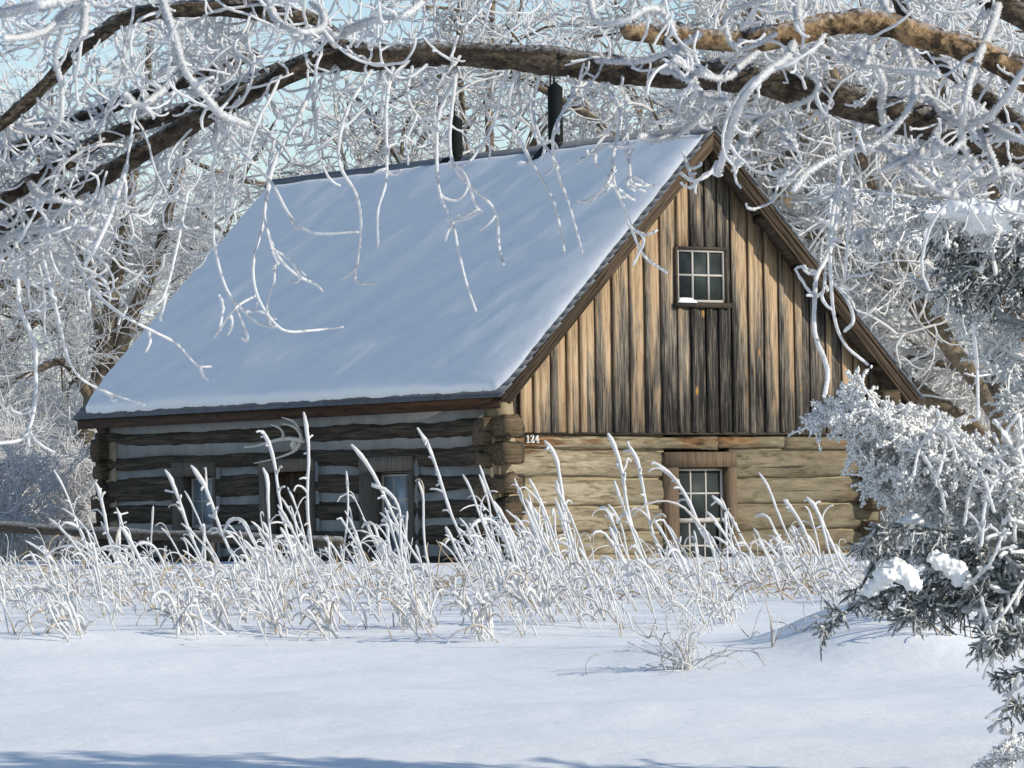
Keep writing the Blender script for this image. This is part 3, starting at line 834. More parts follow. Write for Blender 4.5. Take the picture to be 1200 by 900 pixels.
# hero: trunk and crossing limbs to the right of the gable
D = 68
g1 = trace([(1185, 720), (1180, 560), (1178, 460), (1186, 390), (1195, 300), (1215, 200), (1240, 80)], D)
g2 = trace([(1180, 500), (1140, 440), (1112, 405), (1085, 350), (1052, 300), (1032, 258), (1010, 190), (985, 110), (960, 30)], D)
g3 = trace([(1140, 440), (1100, 395), (1062, 352), (1012, 312), (985, 285), (930, 268), (890, 225), (850, 130)], D+.6)
g4 = trace([(1040, 432), (1080, 462), (1130, 492), (1180, 540)], D+1.)
g5 = trace([(1200, 300), (1150, 200), (1110, 110), (1065, 30), (1060, -40)], D+.5)
g6 = trace([(1180, 440), (1120, 430), (1075, 420), (1040, 425)], D+1.5)
hero('crossing_limbed_tree', [(g1, .28, .12), (g2, .15, .05), (g3, .10, .04), (g4, .15, .12), (g5, .12, .06), (g6, .09, .04)],
     [(g1, 30, .4, 1), (g2, 55, .2, 1), (g3, 60, .15, 1), (g5, 45, .1, 1), (g6, 25, 0, 1)], dict(CURL, len=1.5, r=.026),
     'tree with crossing brown limbs and curly frosted twigs right of the gable')

# two kinds grown once, then copied through the grove
fineA = make_tree('frosted_tree', gbase(330, 88), 9.0, (.05, .1), .20, dict(FINE, len=1.25), 6.5)
tag(fineA, 'white frosted tree showing over the ridge near the far end of the roof', 'tree', 'frosted trees behind the cabin')
curlA = make_tree('curly_frosted_tree', gbase(760, 76), 11.0, (.1, .0), .24, dict(CURL, len=1.5), 6, 6)
tag(curlA, 'tree of curly grey white twigs behind the near stovepipe', 'tree', 'frosted trees behind the cabin')
L1 = 'white frosted tree in the distant row left of the cabin'
L2 = 'frosted tree in the tangle behind the roof ridge'
L3 = 'frosted curly twigged tree in the tangle right of the gable'
for px, d, rz, s, lab in ((-60, 92, 1.2, 1.0, L1), (60, 98, 2.6, 1.05, L1), (175, 94, 4.0, 1.0, L1), (-140, 84, 5.2, .9, L1), (120, 110, .4, 1.1, L1), (10, 84, 4.4, .62, L1),
                          (430, 98, .9, .85, L2), (540, 94, 2.2, .95, L2), (900, 96, 3.6, 1.2, L3), (1120, 92, 1.9, 1.2, L3), (1240, 86, 2.9, 1.1, L3)):
    copy_tree(fineA, gbase(px, d), rz, s, lab, 'frosted trees behind the cabin')
for px, d, rz, s, lab in ((640, 82, 2.0, .95, L2), (900, 74, 4.2, 1.0, L3), (1010, 80, .7, 1.05, L3), (1230, 78, 5.1, 1.0, L3)):
    copy_tree(curlA, gbase(px, d), rz, s, lab, 'frosted trees behind the cabin')
# low frosted brush at the foot of the grove
def make_bush(base, h):
    root = empty('frosted_bush', base); mb = MB(); K = 26
    S = np.array(base)+rng.normal(0, .25, (K, 3))*[1, 1, 0]
    A = grow(S, np.array([0, 0, 1.])+rng.normal(0, .45, (K, 3))*[1, 1, .2], h*rng.uniform(.6, 1.1, K), 8, .14, 0, .1, -.04)
    mb.tubes(A, taper(.022, .012, 9), 5, frost=.45, jit=.05); mb.build('stem', M['frost_far'], root, True)['kind'] = 'stuff'
    me = crown_mesh([(P, 9, .2, 1.) for P in A], dict(FINE, len=.55, r=.013, kids=(5, 3)), None)
    o = bpy.data.objects.new('crown', me); COL.objects.link(o); me.materials.append(M['frost_far']); adopt(o, root)
    return root
bush = tag(make_bush(gbase(30, 72), 2.6), 'white frosted bush at the far left behind the rail fence', 'bush', 'frosted brush round the cabin')
B1, B2 = 'white frosted bush among the far brush left of the cabin', 'frosted bush in the brush right of the cabin'
for px, d, rz, s, lab in ((-50, 76, 1, 1.1, B1), (85, 80, 2, 1.2, B1), (-10, 86, 3, 1.3, B1), (130, 84, 4, 1.2, B1), (50, 90, 5, 1.4, B1), (-90, 70, .5, 1., B1), (100, 71, 2.5, .8, B1), (0, 66, 5.5, .75, B1),
                          (1075, 72, 1, 1.1, B2), (1130, 76, 2, 1.2, B2), (1190, 72, 3, 1.1, B2), (1100, 84, 4, 1.4, B2), (1160, 88, 5, 1.4, B2), (1230, 78, 6, 1.3, B2), (1060, 86, 2, 1.3, B2)):
    copy_tree(bush, gbase(px, d), rz, s, lab, 'frosted brush round the cabin')
# the far wood that closes the view
mb = MB()
for k in range(26):
    px = -300+k*75+rng.uniform(-25, 25); d = rng.uniform(130, 165)
    b = gbase(px, d); n = 26
    A = grow(np.repeat(b[None], n, 0), np.array([0, 0, 1.])+rng.normal(0, .35, (n, 3)), rng.uniform(3, 5.5, n), 9, .12, 0, .08, 0)
    mb.tubes(A, taper(.06, .025, 10), 4, frost=.55)
    S, T, _ = pick(A, 9, .25, 1.); B = grow(S, splay(T, .7), 1.7*np.exp(rng.normal(0, .3, len(S))), 5, .2, 0, .1, 0); mb.tubes(B, .022, 3, frost=.9, cap=False)
    S, T, _ = pick(B, 4, .1, 1.); B = grow(S, splay(T, .7), .8, 3, .2, 0, .1, 0); mb.tubes(B, .016, 3, frost=.95, cap=False)
tag(mb.build('far_wood', M['frost_far'], None, True), 'pale far wood of frosted trees closing the view beyond the grove', kind='stuff')

# ------------------------------------------------------------------ the cottonwood whose limbs arch over the picture
TD = 12.0
base = gbase(1560, TD); base[2] = gz(base[0], base[1])-.1
ct = tag(empty('arching_cottonwood', base), 'old cottonwood whose long dark limb arches over the whole cabin', 'tree')
def Lm(pts, d, ra, rb, n=60, w=.0):
    P = smooth(trace(pts, d, w), n=n); return P, np.interp(np.linspace(0, 1, n), np.linspace(0, 1, len(ra)), ra) if np.ndim(ra) else taper(ra, rb, n)
px2m = lambda p, d=TD: p*d/F
LIMBS = []
def limb(name, pts, d, widths, mat, n=70, w=.05, label=None, sides=18, jit=.05):
    P = smooth(trace(pts, d, w), n=n)
    R = np.interp(np.linspace(0, 1, n), np.linspace(0, 1, len(widths)), np.array(widths)/2*TD/F)
    k = np.arange(n); R = R*(1+.05*np.sin(k*.9)+.04*np.sin(k*.37+1))
    mb = MB(); mb.tubes(P, R, sides, frost=.5, jit=jit)
    o = mb.build(name, mat, ct, True)
    if label: o['label'] = label
    LIMBS.append(P); return P
tr = smooth(np.array([base, at(1550, 800, TD), at(1500, 520, TD), at(1470, 380, TD), at(1440, 300, TD)]), n=30)
mb = MB(); mb.tubes(tr, taper(.14, .085, 30), 16, jit=.03); mb.build('trunk', M['bark'], ct, True)
LA = limb('limb', [(1445, 330), (1370, 262), (1290, 215), (1215, 188), (1150, 163), (1033, 130), (933, 102), (833, 87), (733, 82), (633, 70), (533, 63), (467, 66), (400, 66)], [12, 12, 12, 12, 12, 12, 12, 12, 12, 12, 12, 12, 12],
          [64, 58, 52, 46, 44, 42, 38, 37, 36, 35, 30, 28, 34], M['bark'], 110, label='long furrowed dark limb arching across the picture')
LB = limb('limb', [(404, 66), (372, 30), (333, 20), (283, 10), (217, 10), (150, 20), (117, 40), (83, 67), (57, 95), (20, 130), (-30, 170)], 12, [30, 24, 22, 20, 18, 16, 15, 14], M['bark'], 60)
LC = limb('limb', [(404, 66), (350, 80), (283, 113), (233, 140), (173, 174), (133, 200), (83, 224), (33, 253), (-30, 295)], [12, 12, 12, 12.05, 12.1, 12.1, 12.2, 12.3, 12.4], [32, 26, 23, 25, 22, 20, 19, 18], M['bark'], 60)
LE = limb('limb', [(330, 76), (290, 95), (240, 118), (187, 141), (150, 150), (110, 168), (90, 182), (40, 212), (-20, 250)], 12.15, [10, 14, 15, 14, 18, 20, 18, 17], M['bark'], 46)
LF = limb('limb', [(300, 62), (220, 95), (165, 110), (120, 130), (60, 150), (-20, 195)], 12.3, [12, 14, 15, 13, 12], M['bark'], 40)
LG = limb('limb', [(140, 195), (90, 235), (60, 265), (25, 285), (-30, 300)], 12.4, [12, 11, 10, 9], M['bark'], 24)
LH = limb('limb', [(95, 172), (50, 160), (10, 180), (-40, 215)], 12.2, [14, 12, 11, 10], M['bark'], 20)
LDp = limb('limb', [(1440, 300), (1385, 235), (1310, 172), (1240, 120), (1183, 78), (1133, 57), (1083, 43), (1033, 27), (983, 27), (933, 38), (867, 48), (800, 43), (767, 40), (733, 36)], 11.7,
           [52, 48, 42, 36, 34, 31, 30, 29, 28, 28, 26, 24, 19], M['bark_peel'], 90, label='pale peeling limb with a snapped off end')
LK = limb('limb', [(1420, 320), (1330, 250), (1240, 175), (1196, 146)], 11.6, [30, 26, 24, 22], M['bark_peel'], 24, label='sawn off limb stub')
LI = limb('limb', [(1345, 250), (1250, 190), (1150, 110), (1085, 60), (1058, 15), (1040, -40)], 12.4, [26, 24, 20, 16, 13], M['bark'], 40)
LJ = limb('limb', [(1400, 200), (1200, 20), (1000, -45), (700, -60), (400, -55), (100, -40), (-60, -20)], 12.9, [40, 30, 24, 20, 16, 12], M['bark'], 80)
LN = limb('limb', [(1440, 280), (1300, 90), (1150, -40), (900, -70), (600, -50)], 11.3, [36, 26, 18, 14, 10], M['bark'], 60)

TW = MB()
def twig(pts, d, w0, w1, fr=.9, sides=6, kids=0, wander=.25, step=.006):
    m_ = len(pts); dd = np.full(m_, float(d)); ph = rng.uniform(0, 6.28)
    dd = dd+wander*np.sin(np.linspace(0, rng.uniform(2, 5), m_)+ph)
    Q = np.vstack(LIMBS)-CAM; z = Q@FW                # grow out of the limb it starts on
    r_ = np.hypot(600+F*(Q@RT)/z-pts[0][0], 450-F*(Q@UP)/z-pts[0][1]); k_ = int(np.argmin(r_))
    if r_[k_] < 45: u_ = np.clip(np.linspace(0, 2.2, m_), 0, 1); dd = z[k_]*(1-u_)+dd*u_
    P = smooth(trace(pts, dd), step=step); n = len(P)
    R = taper(w0, w1, n)/2*TD/F
    TW.tubes(P, R*(.78 if d < 11.55 else .68), sides, frost=fr, jit=.13 if fr > .95 else .07)
    if fr > .95:
        a, b, _ = pick(P[None], n*9, 0, 1.); q = splay(b, 1.25, .3)+[0, 0, .25]; TW.spikes(a+norm(q-b*(q*b).sum(1, keepdims=True))*R.mean()*.6, q, rng.uniform(.004, .0105, len(a)), .0019, frost=1.05)
    return P
TR = []
# sunlit white twigs, right
for pts, d, a, b in (
    ([(1170, 5), (1163, 30), (1147, 67), (1133, 110), (1128, 167), (1147, 200), (1155, 230)], 11.2, 10, 8),
    ([(1030, -10), (1037, 7), (1057, 47), (1073, 93), (1063, 130), (1030, 167), (987, 180), (950, 200), (930, 223)], 11.2, 10, 7),
    ([(1030, 167), (1060, 193), (1100, 223), (1130, 232)], 11.2, 9, 7),
    ([(1073, 93), (1093, 120), (1120, 143), (1153, 140), (1177, 117), (1200, 83), (1225, 60)], 11.2, 9, 9),
    ([(930, 50), (923, 67), (893, 90), (867, 123), (855, 160), (841, 203)], 11.2, 9, 10),
    ([(905, -5), (880, 5), (858, 12), (850, 28), (860, 55), (880, 55), (910, 40)], 11.3, 8, 6),
    ([(935, -10), (935, 15), (937, 35)], 11.3, 8, 7),
    ([(957, 53), (987, 67), (1033, 80), (1100, 87)], 11.4, 9, 6), ([(1000, 70), (1007, 52)], 11.4, 6, 5), ([(1015, 75), (1022, 55)], 11.4, 6, 5), ([(1030, 80), (1032, 62)], 11.4, 6, 5),
    ([(1040, 165), (1033, 130), (1035, 100), (1030, 82)], 11.4, 7, 6),
    ([(1120, 143), (1098, 155), (1100, 168), (1115, 175), (1128, 167)], 11.2, 8, 6), ([(1153, 140), (1180, 158), (1215, 170)], 11.2, 9, 7),
    ([(1145, 150), (1160, 180), (1170, 205)], 11.3, 7, 5), ([(1090, 172), (1060, 188), (1040, 195)], 11.4, 7, 5),
    ([(890, 60), (870, 75), (850, 92), (815, 85), (790, 70)], 11.3, 8, 6), ([(800, 53), (812, 80), (820, 110), (850, 120)], 11.3, 8, 6),
    ([(970, 35), (945, 75), (960, 100), (945, 118), (900, 135), (875, 160), (865, 180)], 11.5, 8, 6), ([(915, 150), (925, 168), (932, 172)], 11.4, 7, 6),
    ([(693, 70), (727, 72), (760, 70), (800, 53), (820, 40)], 11.4, 8, 8), ([(690, -5), (700, 25), (730, 25), (760, 10), (780, 18), (790, 40)], 11.4, 9, 7),
    ([(780, 45), (805, 75), (810, 95), (790, 85), (772, 82)], 11.4, 8, 6), ([(750, 160), (775, 163), (800, 155), (825, 130)], 11.4, 8, 6),
    ([(1200, 205), (1180, 200), (1150, 215)], 11.2, 9, 7), ([(840, 190), (830, 205), (812, 212), (798, 203)], 11.7, 7, 5), ([(812, 212), (806, 195), (800, 178)], 11.7, 6, 5),
    ([(845, 180), (870, 190), (858, 200)], 11.7, 6, 5),
    # bright ones, left and middle
    ([(188, -8), (190, 0), (203, 40), (217, 83), (247, 120), (257, 133), (290, 147)], 11.3, 9, 9), ([(213, 83), (183, 113), (160, 123), (147, 110)], 11.3, 8, 7),
    ([(-10, 17), (0, 15), (40, 7), (90, -3)], 11.3, 13, 12), ([(99, -5), (100, 7), (97, 40), (83, 57)], 11.3, 9, 7),
    ([(312, -5), (315, 5), (325, 25), (350, 37), (377, 33), (378, 15), (365, 3)], 11.3, 8, 6), ([(377, 33), (390, 42), (402, 40)], 11.3, 7, 6),
    ([(395, 42), (433, 25), (473, 18), (502, -4)], 11.3, 11, 9),
    ([(5, 45), (30, 43), (55, 35), (75, 15), (100, 5)], 11.3, 9, 7), ([(20, 148), (50, 155), (70, 140), (72, 100), (65, 65), (78, 20)], 11.4, 9, 6),
    # hanging over the roof
    ([(536, 85), (515, 133), (512, 193), (517, 233), (530, 260), (538, 297), (547, 333), (558, 365)], 11.8, 7, 4),
    ([(607, 85), (597, 110), (598, 143), (610, 167), (633, 207), (650, 240), (662, 297)], 11.8, 7, 4),
    ([(683, 92), (660, 130), (648, 160), (653, 200), (667, 240), (683, 297)], 11.8, 7, 4),
    ([(462, 72), (453, 123), (453, 207), (443, 247), (443, 290)], 11.8, 7, 4), ([(440, 75), (407, 130), (397, 187), (417, 227), (423, 260), (420, 300), (417, 330), (440, 332)], 11.8, 7, 4),
    ([(534, 90), (527, 160), (533, 197), (553, 220), (580, 247), (585, 290), (590, 310)], 11.7, 7, 5), ([(527, 190), (545, 205), (557, 240), (565, 248)], 11.7, 5, 4), ([(640, 65), (625, 120), (632, 160), (645, 180), (655, 205)], 11.9, 7, 5),
    ([(370, 95), (347, 143), (323, 187), (313, 227), (307, 267), (298, 300), (298, 333), (310, 363), (333, 387), (367, 387), (402, 383)], 11.7, 9, 4),
    ([(300, 346), (275, 362), (252, 395)], 11.7, 5, 4), ([(317, 213), (310, 250), (318, 290), (326, 310)], 11.7, 6, 4), ([(318, 290), (340, 305), (358, 323)], 11.7, 4, 3),
    ([(250, 130), (260, 147), (283, 177), (317, 213), (340, 253), (367, 273), (420, 272)], 11.8, 9, 4),
    ([(60, 255), (87, 300), (107, 337), (140, 367), (177, 387), (207, 403), (230, 427), (248, 430)], 11.8, 8, 4), ([(45, 265), (50, 300), (67, 367), (83, 427), (110, 453), (170, 475)], 11.8, 9, 4),
    ([(15, 265), (20, 300), (23, 357), (40, 400), (42, 433), (40, 480), (27, 513), (-5, 520)], 11.8, 9, 6), ([(220, 225), (205, 300), (190, 350), (165, 365), (180, 370)], 11.8, 6, 4),
    ([(150, 190), (130, 250), (112, 290), (100, 310)], 11.6, 10, 7), ([(0, 280), (40, 270), (100, 268), (110, 271)], 11.5, 8, 6), ([(35, 215), (50, 230), (90, 238), (120, 243)], 11.5, 8, 6),
    # over the gable
    ([(985, 110), (982, 150), (984, 190), (982, 225), (980, 257), (972, 295), (958, 322), (955, 345), (955, 390), (967, 423), (970, 440), (967, 462)], 11.7, 8, 8),
    ([(986, 190), (975, 260), (973, 300), (977, 367), (990, 403), (1017, 427)], 11.7, 7, 5), ([(960, 320), (945, 315), (942, 313)], 11.7, 6, 5), ([(958, 347), (946, 346)], 11.7, 6, 5),
    ([(975, 330), (992, 350), (1000, 375), (990, 388)], 11.6, 6, 6), ([(967, 320), (965, 340), (957, 347)], 11.6, 5, 5),
    ([(706, 95), (727, 133), (717, 200), (733, 247), (753, 297), (782, 320)], 11.7, 8, 5), ([(733, 110), (735, 160), (738, 200), (742, 215), (768, 218)], 11.7, 6, 5), ([(720, 195), (712, 215), (695, 232)], 11.7, 6, 5),
    ([(727, 133), (700, 170), (685, 185), (680, 188)], 11.7, 6, 4), ([(733, 247), (738, 265), (757, 275), (770, 270)], 11.7, 6, 5), ([(912, 215), (905, 235), (890, 243), (882, 245)], 12., 5, 4), ([(930, 190), (918, 205), (912, 215)], 12., 6, 5),
    ([(1005, 100), (998, 200), (992, 300), (990, 330)], 12.2, 5, 5), ([(1140, 380), (1145, 430), (1146, 490)], 11.9, 7, 6)):
    TR.append(twig(pts, d, a, b, fr=1.0 if d < 11.55 else .62))
# side shoots of the traced twigs
for P in TR:
    low = P[-1][2] < CAM[2]+.80; k = int(len(P)*.006/(.11 if not low else .32))
    if k < 1: continue
    S, T, _ = pick(P[None], k, .1, .97)
    A = grow(S, splay(T, .85, .3)+[0, 0, -.1], (.06*np.exp(rng.normal(0, .55, k))), 10, .12, .04, .22, .06)
    TW.tubes(A, taper(.0046, .0034, 11), 5, frost=rng.normal(.85, .1, k), jit=.14)
# the tangle: long curling shoots from every limb
def tangle(P, k, L, lo=0., hi=1., r=.0046, grav=.10, lift=.18, kids=3, bias=(0, 0, -.2), fr=.68, curl=.125):  # thinner frost; its grey also puts shade into the colour of the shoots
    S, T, _ = pick(P[None], k, lo, hi)
    n = 22
    A = grow(S, splay(T, 1.2, .35)*[1, 1, 1]+np.array(bias), L*np.exp(rng.normal(0, .4, k)), n, .10, grav, curl, lift)
    TW.tubes(A, taper(r, r*.7, n+1), 6, frost=rng.normal(fr, .12, k), jit=.12)
    if kids:
        S, T, _ = pick(A, kids, .1, 1.)
        B = grow(S, splay(T, .8, .3), L*.42*np.exp(rng.normal(0, .45, len(S))), 14, .11, grav*.9, curl*1.25, lift)
        TW.tubes(B, taper(r*.8, r*.6, 15), 5, frost=rng.normal(fr+.06, .12, len(S)), jit=.13)
        S, T, _ = pick(B, 1, .2, 1.)
        B = grow(S, splay(T, .8, .3), L*.18*np.exp(rng.normal(0, .4, len(S))), 9, .12, grav*.8, curl*1.3, lift)
        TW.tubes(B, taper(r*.7, r*.6, 10), 5, frost=rng.normal(fr+.1, .1, len(S)), jit=.14)
tangle(LA, 7, .15, .28, .55, kids=2)
tangle(LA, 5, .12, .55, .70, kids=2)
tangle(LA, 18, .19, .70, 1., kids=3)
tangle(LB, 42, .30); tangle(LC, 30, .30); tangle(LE, 26, .28); tangle(LF, 26, .28); tangle(LG, 14, .24); tangle(LH, 18, .28)
tangle(LJ, 80, .36, .12, 1., kids=3, bias=(0, 0, -.5)); tangle(LI, 34, .26, .2, 1.); tangle(LN, 8, .22, .75, 1., kids=3, bias=(0, 0, -.4), fr=1.)
tangle(LDp, 16, .20, .3, .95, kids=3, fr=1.)
tangle(LA, 30, .24, .12, .45, kids=3, fr=.9)
o = TW.build('crown', M['frost'], ct, True); o['kind'] = 'stuff'

# ------------------------------------------------------------------ juniper at the right edge
JD = 14.0
def lat(px, d): return (px-600)/F*d
jb = CAM+FWH*14.4+RTH*3.3; jb[2] = gz(jb[0], jb[1])-.1
jun = tag(empty('frosted_juniper', jb), 'juniper heavy with hoarfrost and snow clumps at the right edge', 'juniper')
jt = smooth(np.array([jb, jb+[.05, .05, 1.2], jb+[0, .1, 2.4], jb+[.1, .1, 3.4]]), n=20)
mb = MB(); mb.tubes(jt, taper(.13, .03, 20), 10, jit=.05); mb.build('trunk', M['bark'], jun, True)
def spray(axes, d, dens, Lb, fr, droop, blob, white, label, spread=.85):
    mb = MB()
    for pts in axes:
        P = smooth(trace(pts, d, .12), n=26)
        far = jb+np.array([0, 0, np.clip(P[0][2]-jb[2]-.15+rng.normal(0, .22), .2, 2.7)])
        stem = smooth(np.array([far, (far+P[0])/2+rng.normal(0, .14, 3), P[0], P[3]]), n=14)
        mb.tubes(stem, taper(.017, .011, 14), 6, frost=.2, jit=.06)
        a, b, _ = pick(stem[None], 16, .05, .95); A = grow(a, splay(b, .9, .3)+[0, 0, .2], .26*np.exp(rng.normal(0, .3, 16)), 6, .12, .03, .1, 0); mb.tubes(A, .005, 4, frost=fr*.7)
        a, b, _ = pick(A, 12, .1, 1.); B = grow(a, splay(b, .8), .08, 4, .12, .03, .1, 0); mb.tubes(B, .007, 4, frost=np.clip(rng.normal(fr, .25, len(a)), 0, 1.1), jit=.3)
        mb.tubes(P, taper(.014, .004, 26), 6, frost=fr*.6)
        ln = np.linalg.norm(np.diff(P, axis=0), axis=1).sum(); k = int(dens*ln)
        a, b, _ = pick(P[None], k, .0, 1.)
        tt = np.linalg.norm(a-P[-1], axis=1)/ln
        A = grow(a, splay(b, spread, .3)+np.array(droop), Lb*(.35+.9*np.clip(tt, 0, .7))*np.exp(rng.normal(0, .25, k)), 7, .10, .06, .08, .0)
        mb.tubes(A, taper(.0045, .003, 8), 4, frost=np.clip(rng.normal(fr, .15, k), 0, 1))
        a2, b2, _ = pick(A, 7, .1, 1.)
        L2 = Lb*.34*np.exp(rng.normal(0, .3, len(a2)))
        B = grow(a2, splay(b2, .7, .25)+np.array(droop)*.35, L2, 5, .10, .05, .08, 0)
        f2 = np.clip(rng.normal(fr, .22, len(a2)), 0, 1.1)
        mb.tubes(B, taper(.0034, .0022, 6), 4, frost=f2, jit=.15)
        a3, b3, pi_ = pick(B, 24, .0, 1.05)
        R3 = norm(rng.normal(size=b3.shape)); D3 = b3*.9+R3*.85
        L3 = rng.uniform(.005, .012, len(a3))
        f3 = np.clip(f2[pi_]+rng.normal(0, .25, len(a3)), 0, 1.2)
        mb.spikes(a3, D3, L3, .0016, rnd=rng.random(len(a3)), frost=f3)
        if blob:
            a4, b4, pi_ = pick(B, blob, .15, 1.05)
            mb.blobs(a4+rng.normal(0, .004, a4.shape)+[0, 0, .002], rng.uniform(.0028, .0062, len(a4)), rnd=rng.random(len(a4)), frost=np.clip(rng.normal(white, .25, len(a4)), .2, 1.2))
    o = mb.build('branch', M['needle'], jun, False); o['label'] = label
    return o
bA = spray([[(1270, 262), (1150, 248), (1060, 230), (1000, 222), (966, 214)], [(1160, 256), (1090, 258), (1040, 262), (1005, 276)], [(1130, 248), (1080, 240), (1030, 238), (990, 240)]],
      14., 62, .115, .80, (-.1, 0, -.75), 3, .95, 'long feathery white branch reaching over the far thicket')
bB = spray([[(1260, 285), (1170, 278), (1090, 282)], [(1260, 320), (1160, 312), (1095, 312)], [(1270, 350), (1190, 340), (1110, 328)], [(1260, 300), (1200, 292), (1140, 290)]],
      14.1, 70, .12, .30, (0, 0, -.6), 2, .7, 'grey green branch under the topmost snow clump')
bC = spray([[(1270, 392), (1200, 380), (1140, 350), (1085, 342)], [(1270, 430), (1200, 420), (1160, 395), (1140, 370)], [(1270, 480), (1215, 470), (1175, 440)]],
      14.2, 56, .13, .82, (0, 0, -.35), 6, .95, 'greyish frosted branch below the snow clump')
bD = spray([[(1260, 610), (1180, 560), (1100, 515), (1020, 488), (953, 489)], [(1220, 600), (1120, 545), (1060, 528), (1005, 530)], [(1190, 625), (1110, 592), (1050, 570), (1028, 558)],
            [(1180, 560), (1090, 512), (1030, 480), (985, 470)], [(1240, 640), (1160, 590), (1090, 560), (1060, 555)]],
      13.9, 84, .12, .95, (0, 0, -.10), 16, 1.0, 'brightest branch, thick white hoarfrost before the log wall')
bE = spray([[(1290, 650), (1190, 622), (1110, 606), (1070, 612)], [(1280, 700), (1190, 676), (1120, 640), (1070, 640)], [(1280, 720), (1210, 700), (1150, 680), (1110, 690)], [(1290, 600), (1220, 590), (1150, 600), (1120, 630)],
            [(1290, 560), (1230, 540), (1180, 550)]],
      14.2, 64, .13, .84, (0, 0, -.2), 10, 1.0, 'grey frosted branch in the middle of the tree')
bF = spray([[(1230, 712), (1120, 688), (1050, 690), (1000, 712), (961, 738)], [(1200, 690), (1090, 652), (1035, 650), (1008, 690)], [(1170, 650), (1090, 622), (1035, 616), (1008, 640)],
            [(1230, 720), (1150, 700), (1090, 705), (1060, 725)]],
      13.8, 74, .10, .30, (0, 0, -.45), 0, .6, 'dark blue green drooping branch near the ground')
bG = spray([[(1290, 770), (1215, 748), (1165, 745), (1143, 760)], [(1290, 800), (1225, 785), (1170, 795)], [(1300, 850), (1230, 835), (1180, 822)], [(1290, 740), (1220, 735), (1170, 752)]],
      13.6, 60, .09, .26, (0, 0, -.25), 0, .6, 'lowest dark branch at the corner of the picture')
bH = spray([[(1290, 890), (1215, 884), (1155, 897)], [(1260, 870), (1200, 865), (1170, 880)]], 13.4, 40, .07, .7, (0, 0, .0), 4, .95, 'small frosted branch at the bottom corner')
mb = MB()
for pts in ([(1070, 560), (1078, 525), (1095, 505), (1112, 512), (1122, 540)], [(1130, 615), (1138, 570), (1155, 545), (1180, 530)], [(1150, 640), (1155, 590), (1170, 560), (1195, 545)],             [(1100, 555), (1108, 520), (1098, 480)], [(1130, 690), (1160, 660), (1178, 620)], [(1150, 700), (1158, 730), (1165, 760), (1160, 780)], [(1195, 790), (1175, 835), (1160, 858)],
            [(1120, 520), (1150, 555), (1165, 600)], [(1080, 530), (1100, 565), (1108, 600)], [(1200, 680), (1175, 720), (1155, 735)]):
    P = smooth(trace(pts, 13.6, .1), step=.006); mb.tubes(P, .0052, 6, frost=.97, jit=.2); a, b, _ = pick(P[None], max(2, len(P)//6), .1, .95); mb.tubes(grow(a, splay(b, .8, .3), .035*np.exp(rng.normal(0, .4, len(a))), 6, .12, .03, .1, 0), .0042, 5, frost=1., jit=.2)
o = mb.build('twig', M['frost'], jun, True); o['kind'] = 'stuff'
# the body of the tree beyond the edge of the picture
mb = MB(); K = 420
h = rng.uniform(.1, 3.2, K); az = rng.uniform(0, 2*pi, K); rad = (1.75*(1-h/3.5)+.15)*rng.uniform(.35, 1., K)
C_ = jb+np.stack([rad*np.cos(az), rad*np.sin(az), h], 1)
dd = (C_-CAM)@FWH; ll = (C_-CAM)@RTH
C_ = C_[(ll > .1165*dd+.22) & (dd+.49*ll > 15.4)]
A = grow(C_, norm(C_-jb-[0, 0, .6])*[1, 1, .4]+[0, 0, .1], .45, 6, .15, 0, .1, 0); mb.tubes(A, .008, 4, frost=.4)
a, b, _ = pick(A, 26, 0, 1.); B = grow(a, splay(b, .9), .11, 4, .15, .03, .1, 0); mb.tubes(B, .0085, 4, frost=rng.normal(.55, .25, len(a)), jit=.35)
mb.build('branch', M['needle'], jun)
# snow clumps caught on the branches
def clump(pts, d, R, parent, flat=.6):
    """joined rounded lumps of snow"""
    import bmesh
    bm = bmesh.new()
    for (px, py), r in zip(pts, R):
        c = at(px, py, d+rng.uniform(-.03, .03))
        res = bmesh.ops.create_icosphere(bm, subdivisions=4, radius=1)
        sd = rng.uniform(0, 50)
        for v in res['verts']:
            p = v.co.copy(); k = 1+.22*mnoise.noise(p*1.0+Vector((sd, 0, 0)))+.05*mnoise.noise(p*3.3+Vector((0, sd, 0)))+.02*mnoise.noise(p*9)
            if p.z < 0: p.z *= .55
            v.co = Vector(c)+Vector((p.x*r*k, p.y*r*k, p.z*r*flat*k))
        vs = [v.co.copy() for v in res['verts']]
        for q in random.sample(vs, min(len(vs), int(26+r*900))):      # crumbly skin
            bmesh.ops.create_icosphere(bm, subdivisions=1, radius=random.uniform(.004, .010), matrix=Matrix.Translation(q))
    me = bpy.data.meshes.new('snow_clump'); bm.to_mesh(me); bm.free()
    me.polygons.foreach_set('use_smooth', np.ones(len(me.polygons), bool))
    o = bpy.data.objects.new('snow_clump', me); COL.objects.link(o); me.materials.append(M['snow']); adopt(o, parent)
    m = o.modifiers.new('weld', 'REMESH'); m.mode = 'VOXEL'; m.voxel_size = .0032; m.use_smooth_shade = True
    return o
clump([(1100, 252), (1113, 250), (1128, 248), (1144, 250), (1160, 254), (1176, 250), (1192, 248), (1208, 250), (1150, 266), (1166, 268)], 13.85, [.04, .055, .062, .066, .07, .066, .062, .066, .05, .045], bB, .62)
clump([(1020, 694), (1029, 686), (1039, 675), (1050, 669), (1060, 676), (1069, 686)], 13.72, [.020, .028, .038, .042, .036, .026], bF, .85)
clump([(1098, 655), (1108, 662), (1119, 670), (1128, 681)], 13.75, [.026, .034, .038, .03], bF, .8)
clump([(1062, 612), (1071, 611), (1081, 616), (1091, 622)], 13.85, [.02, .027, .028, .022], bF, .7)

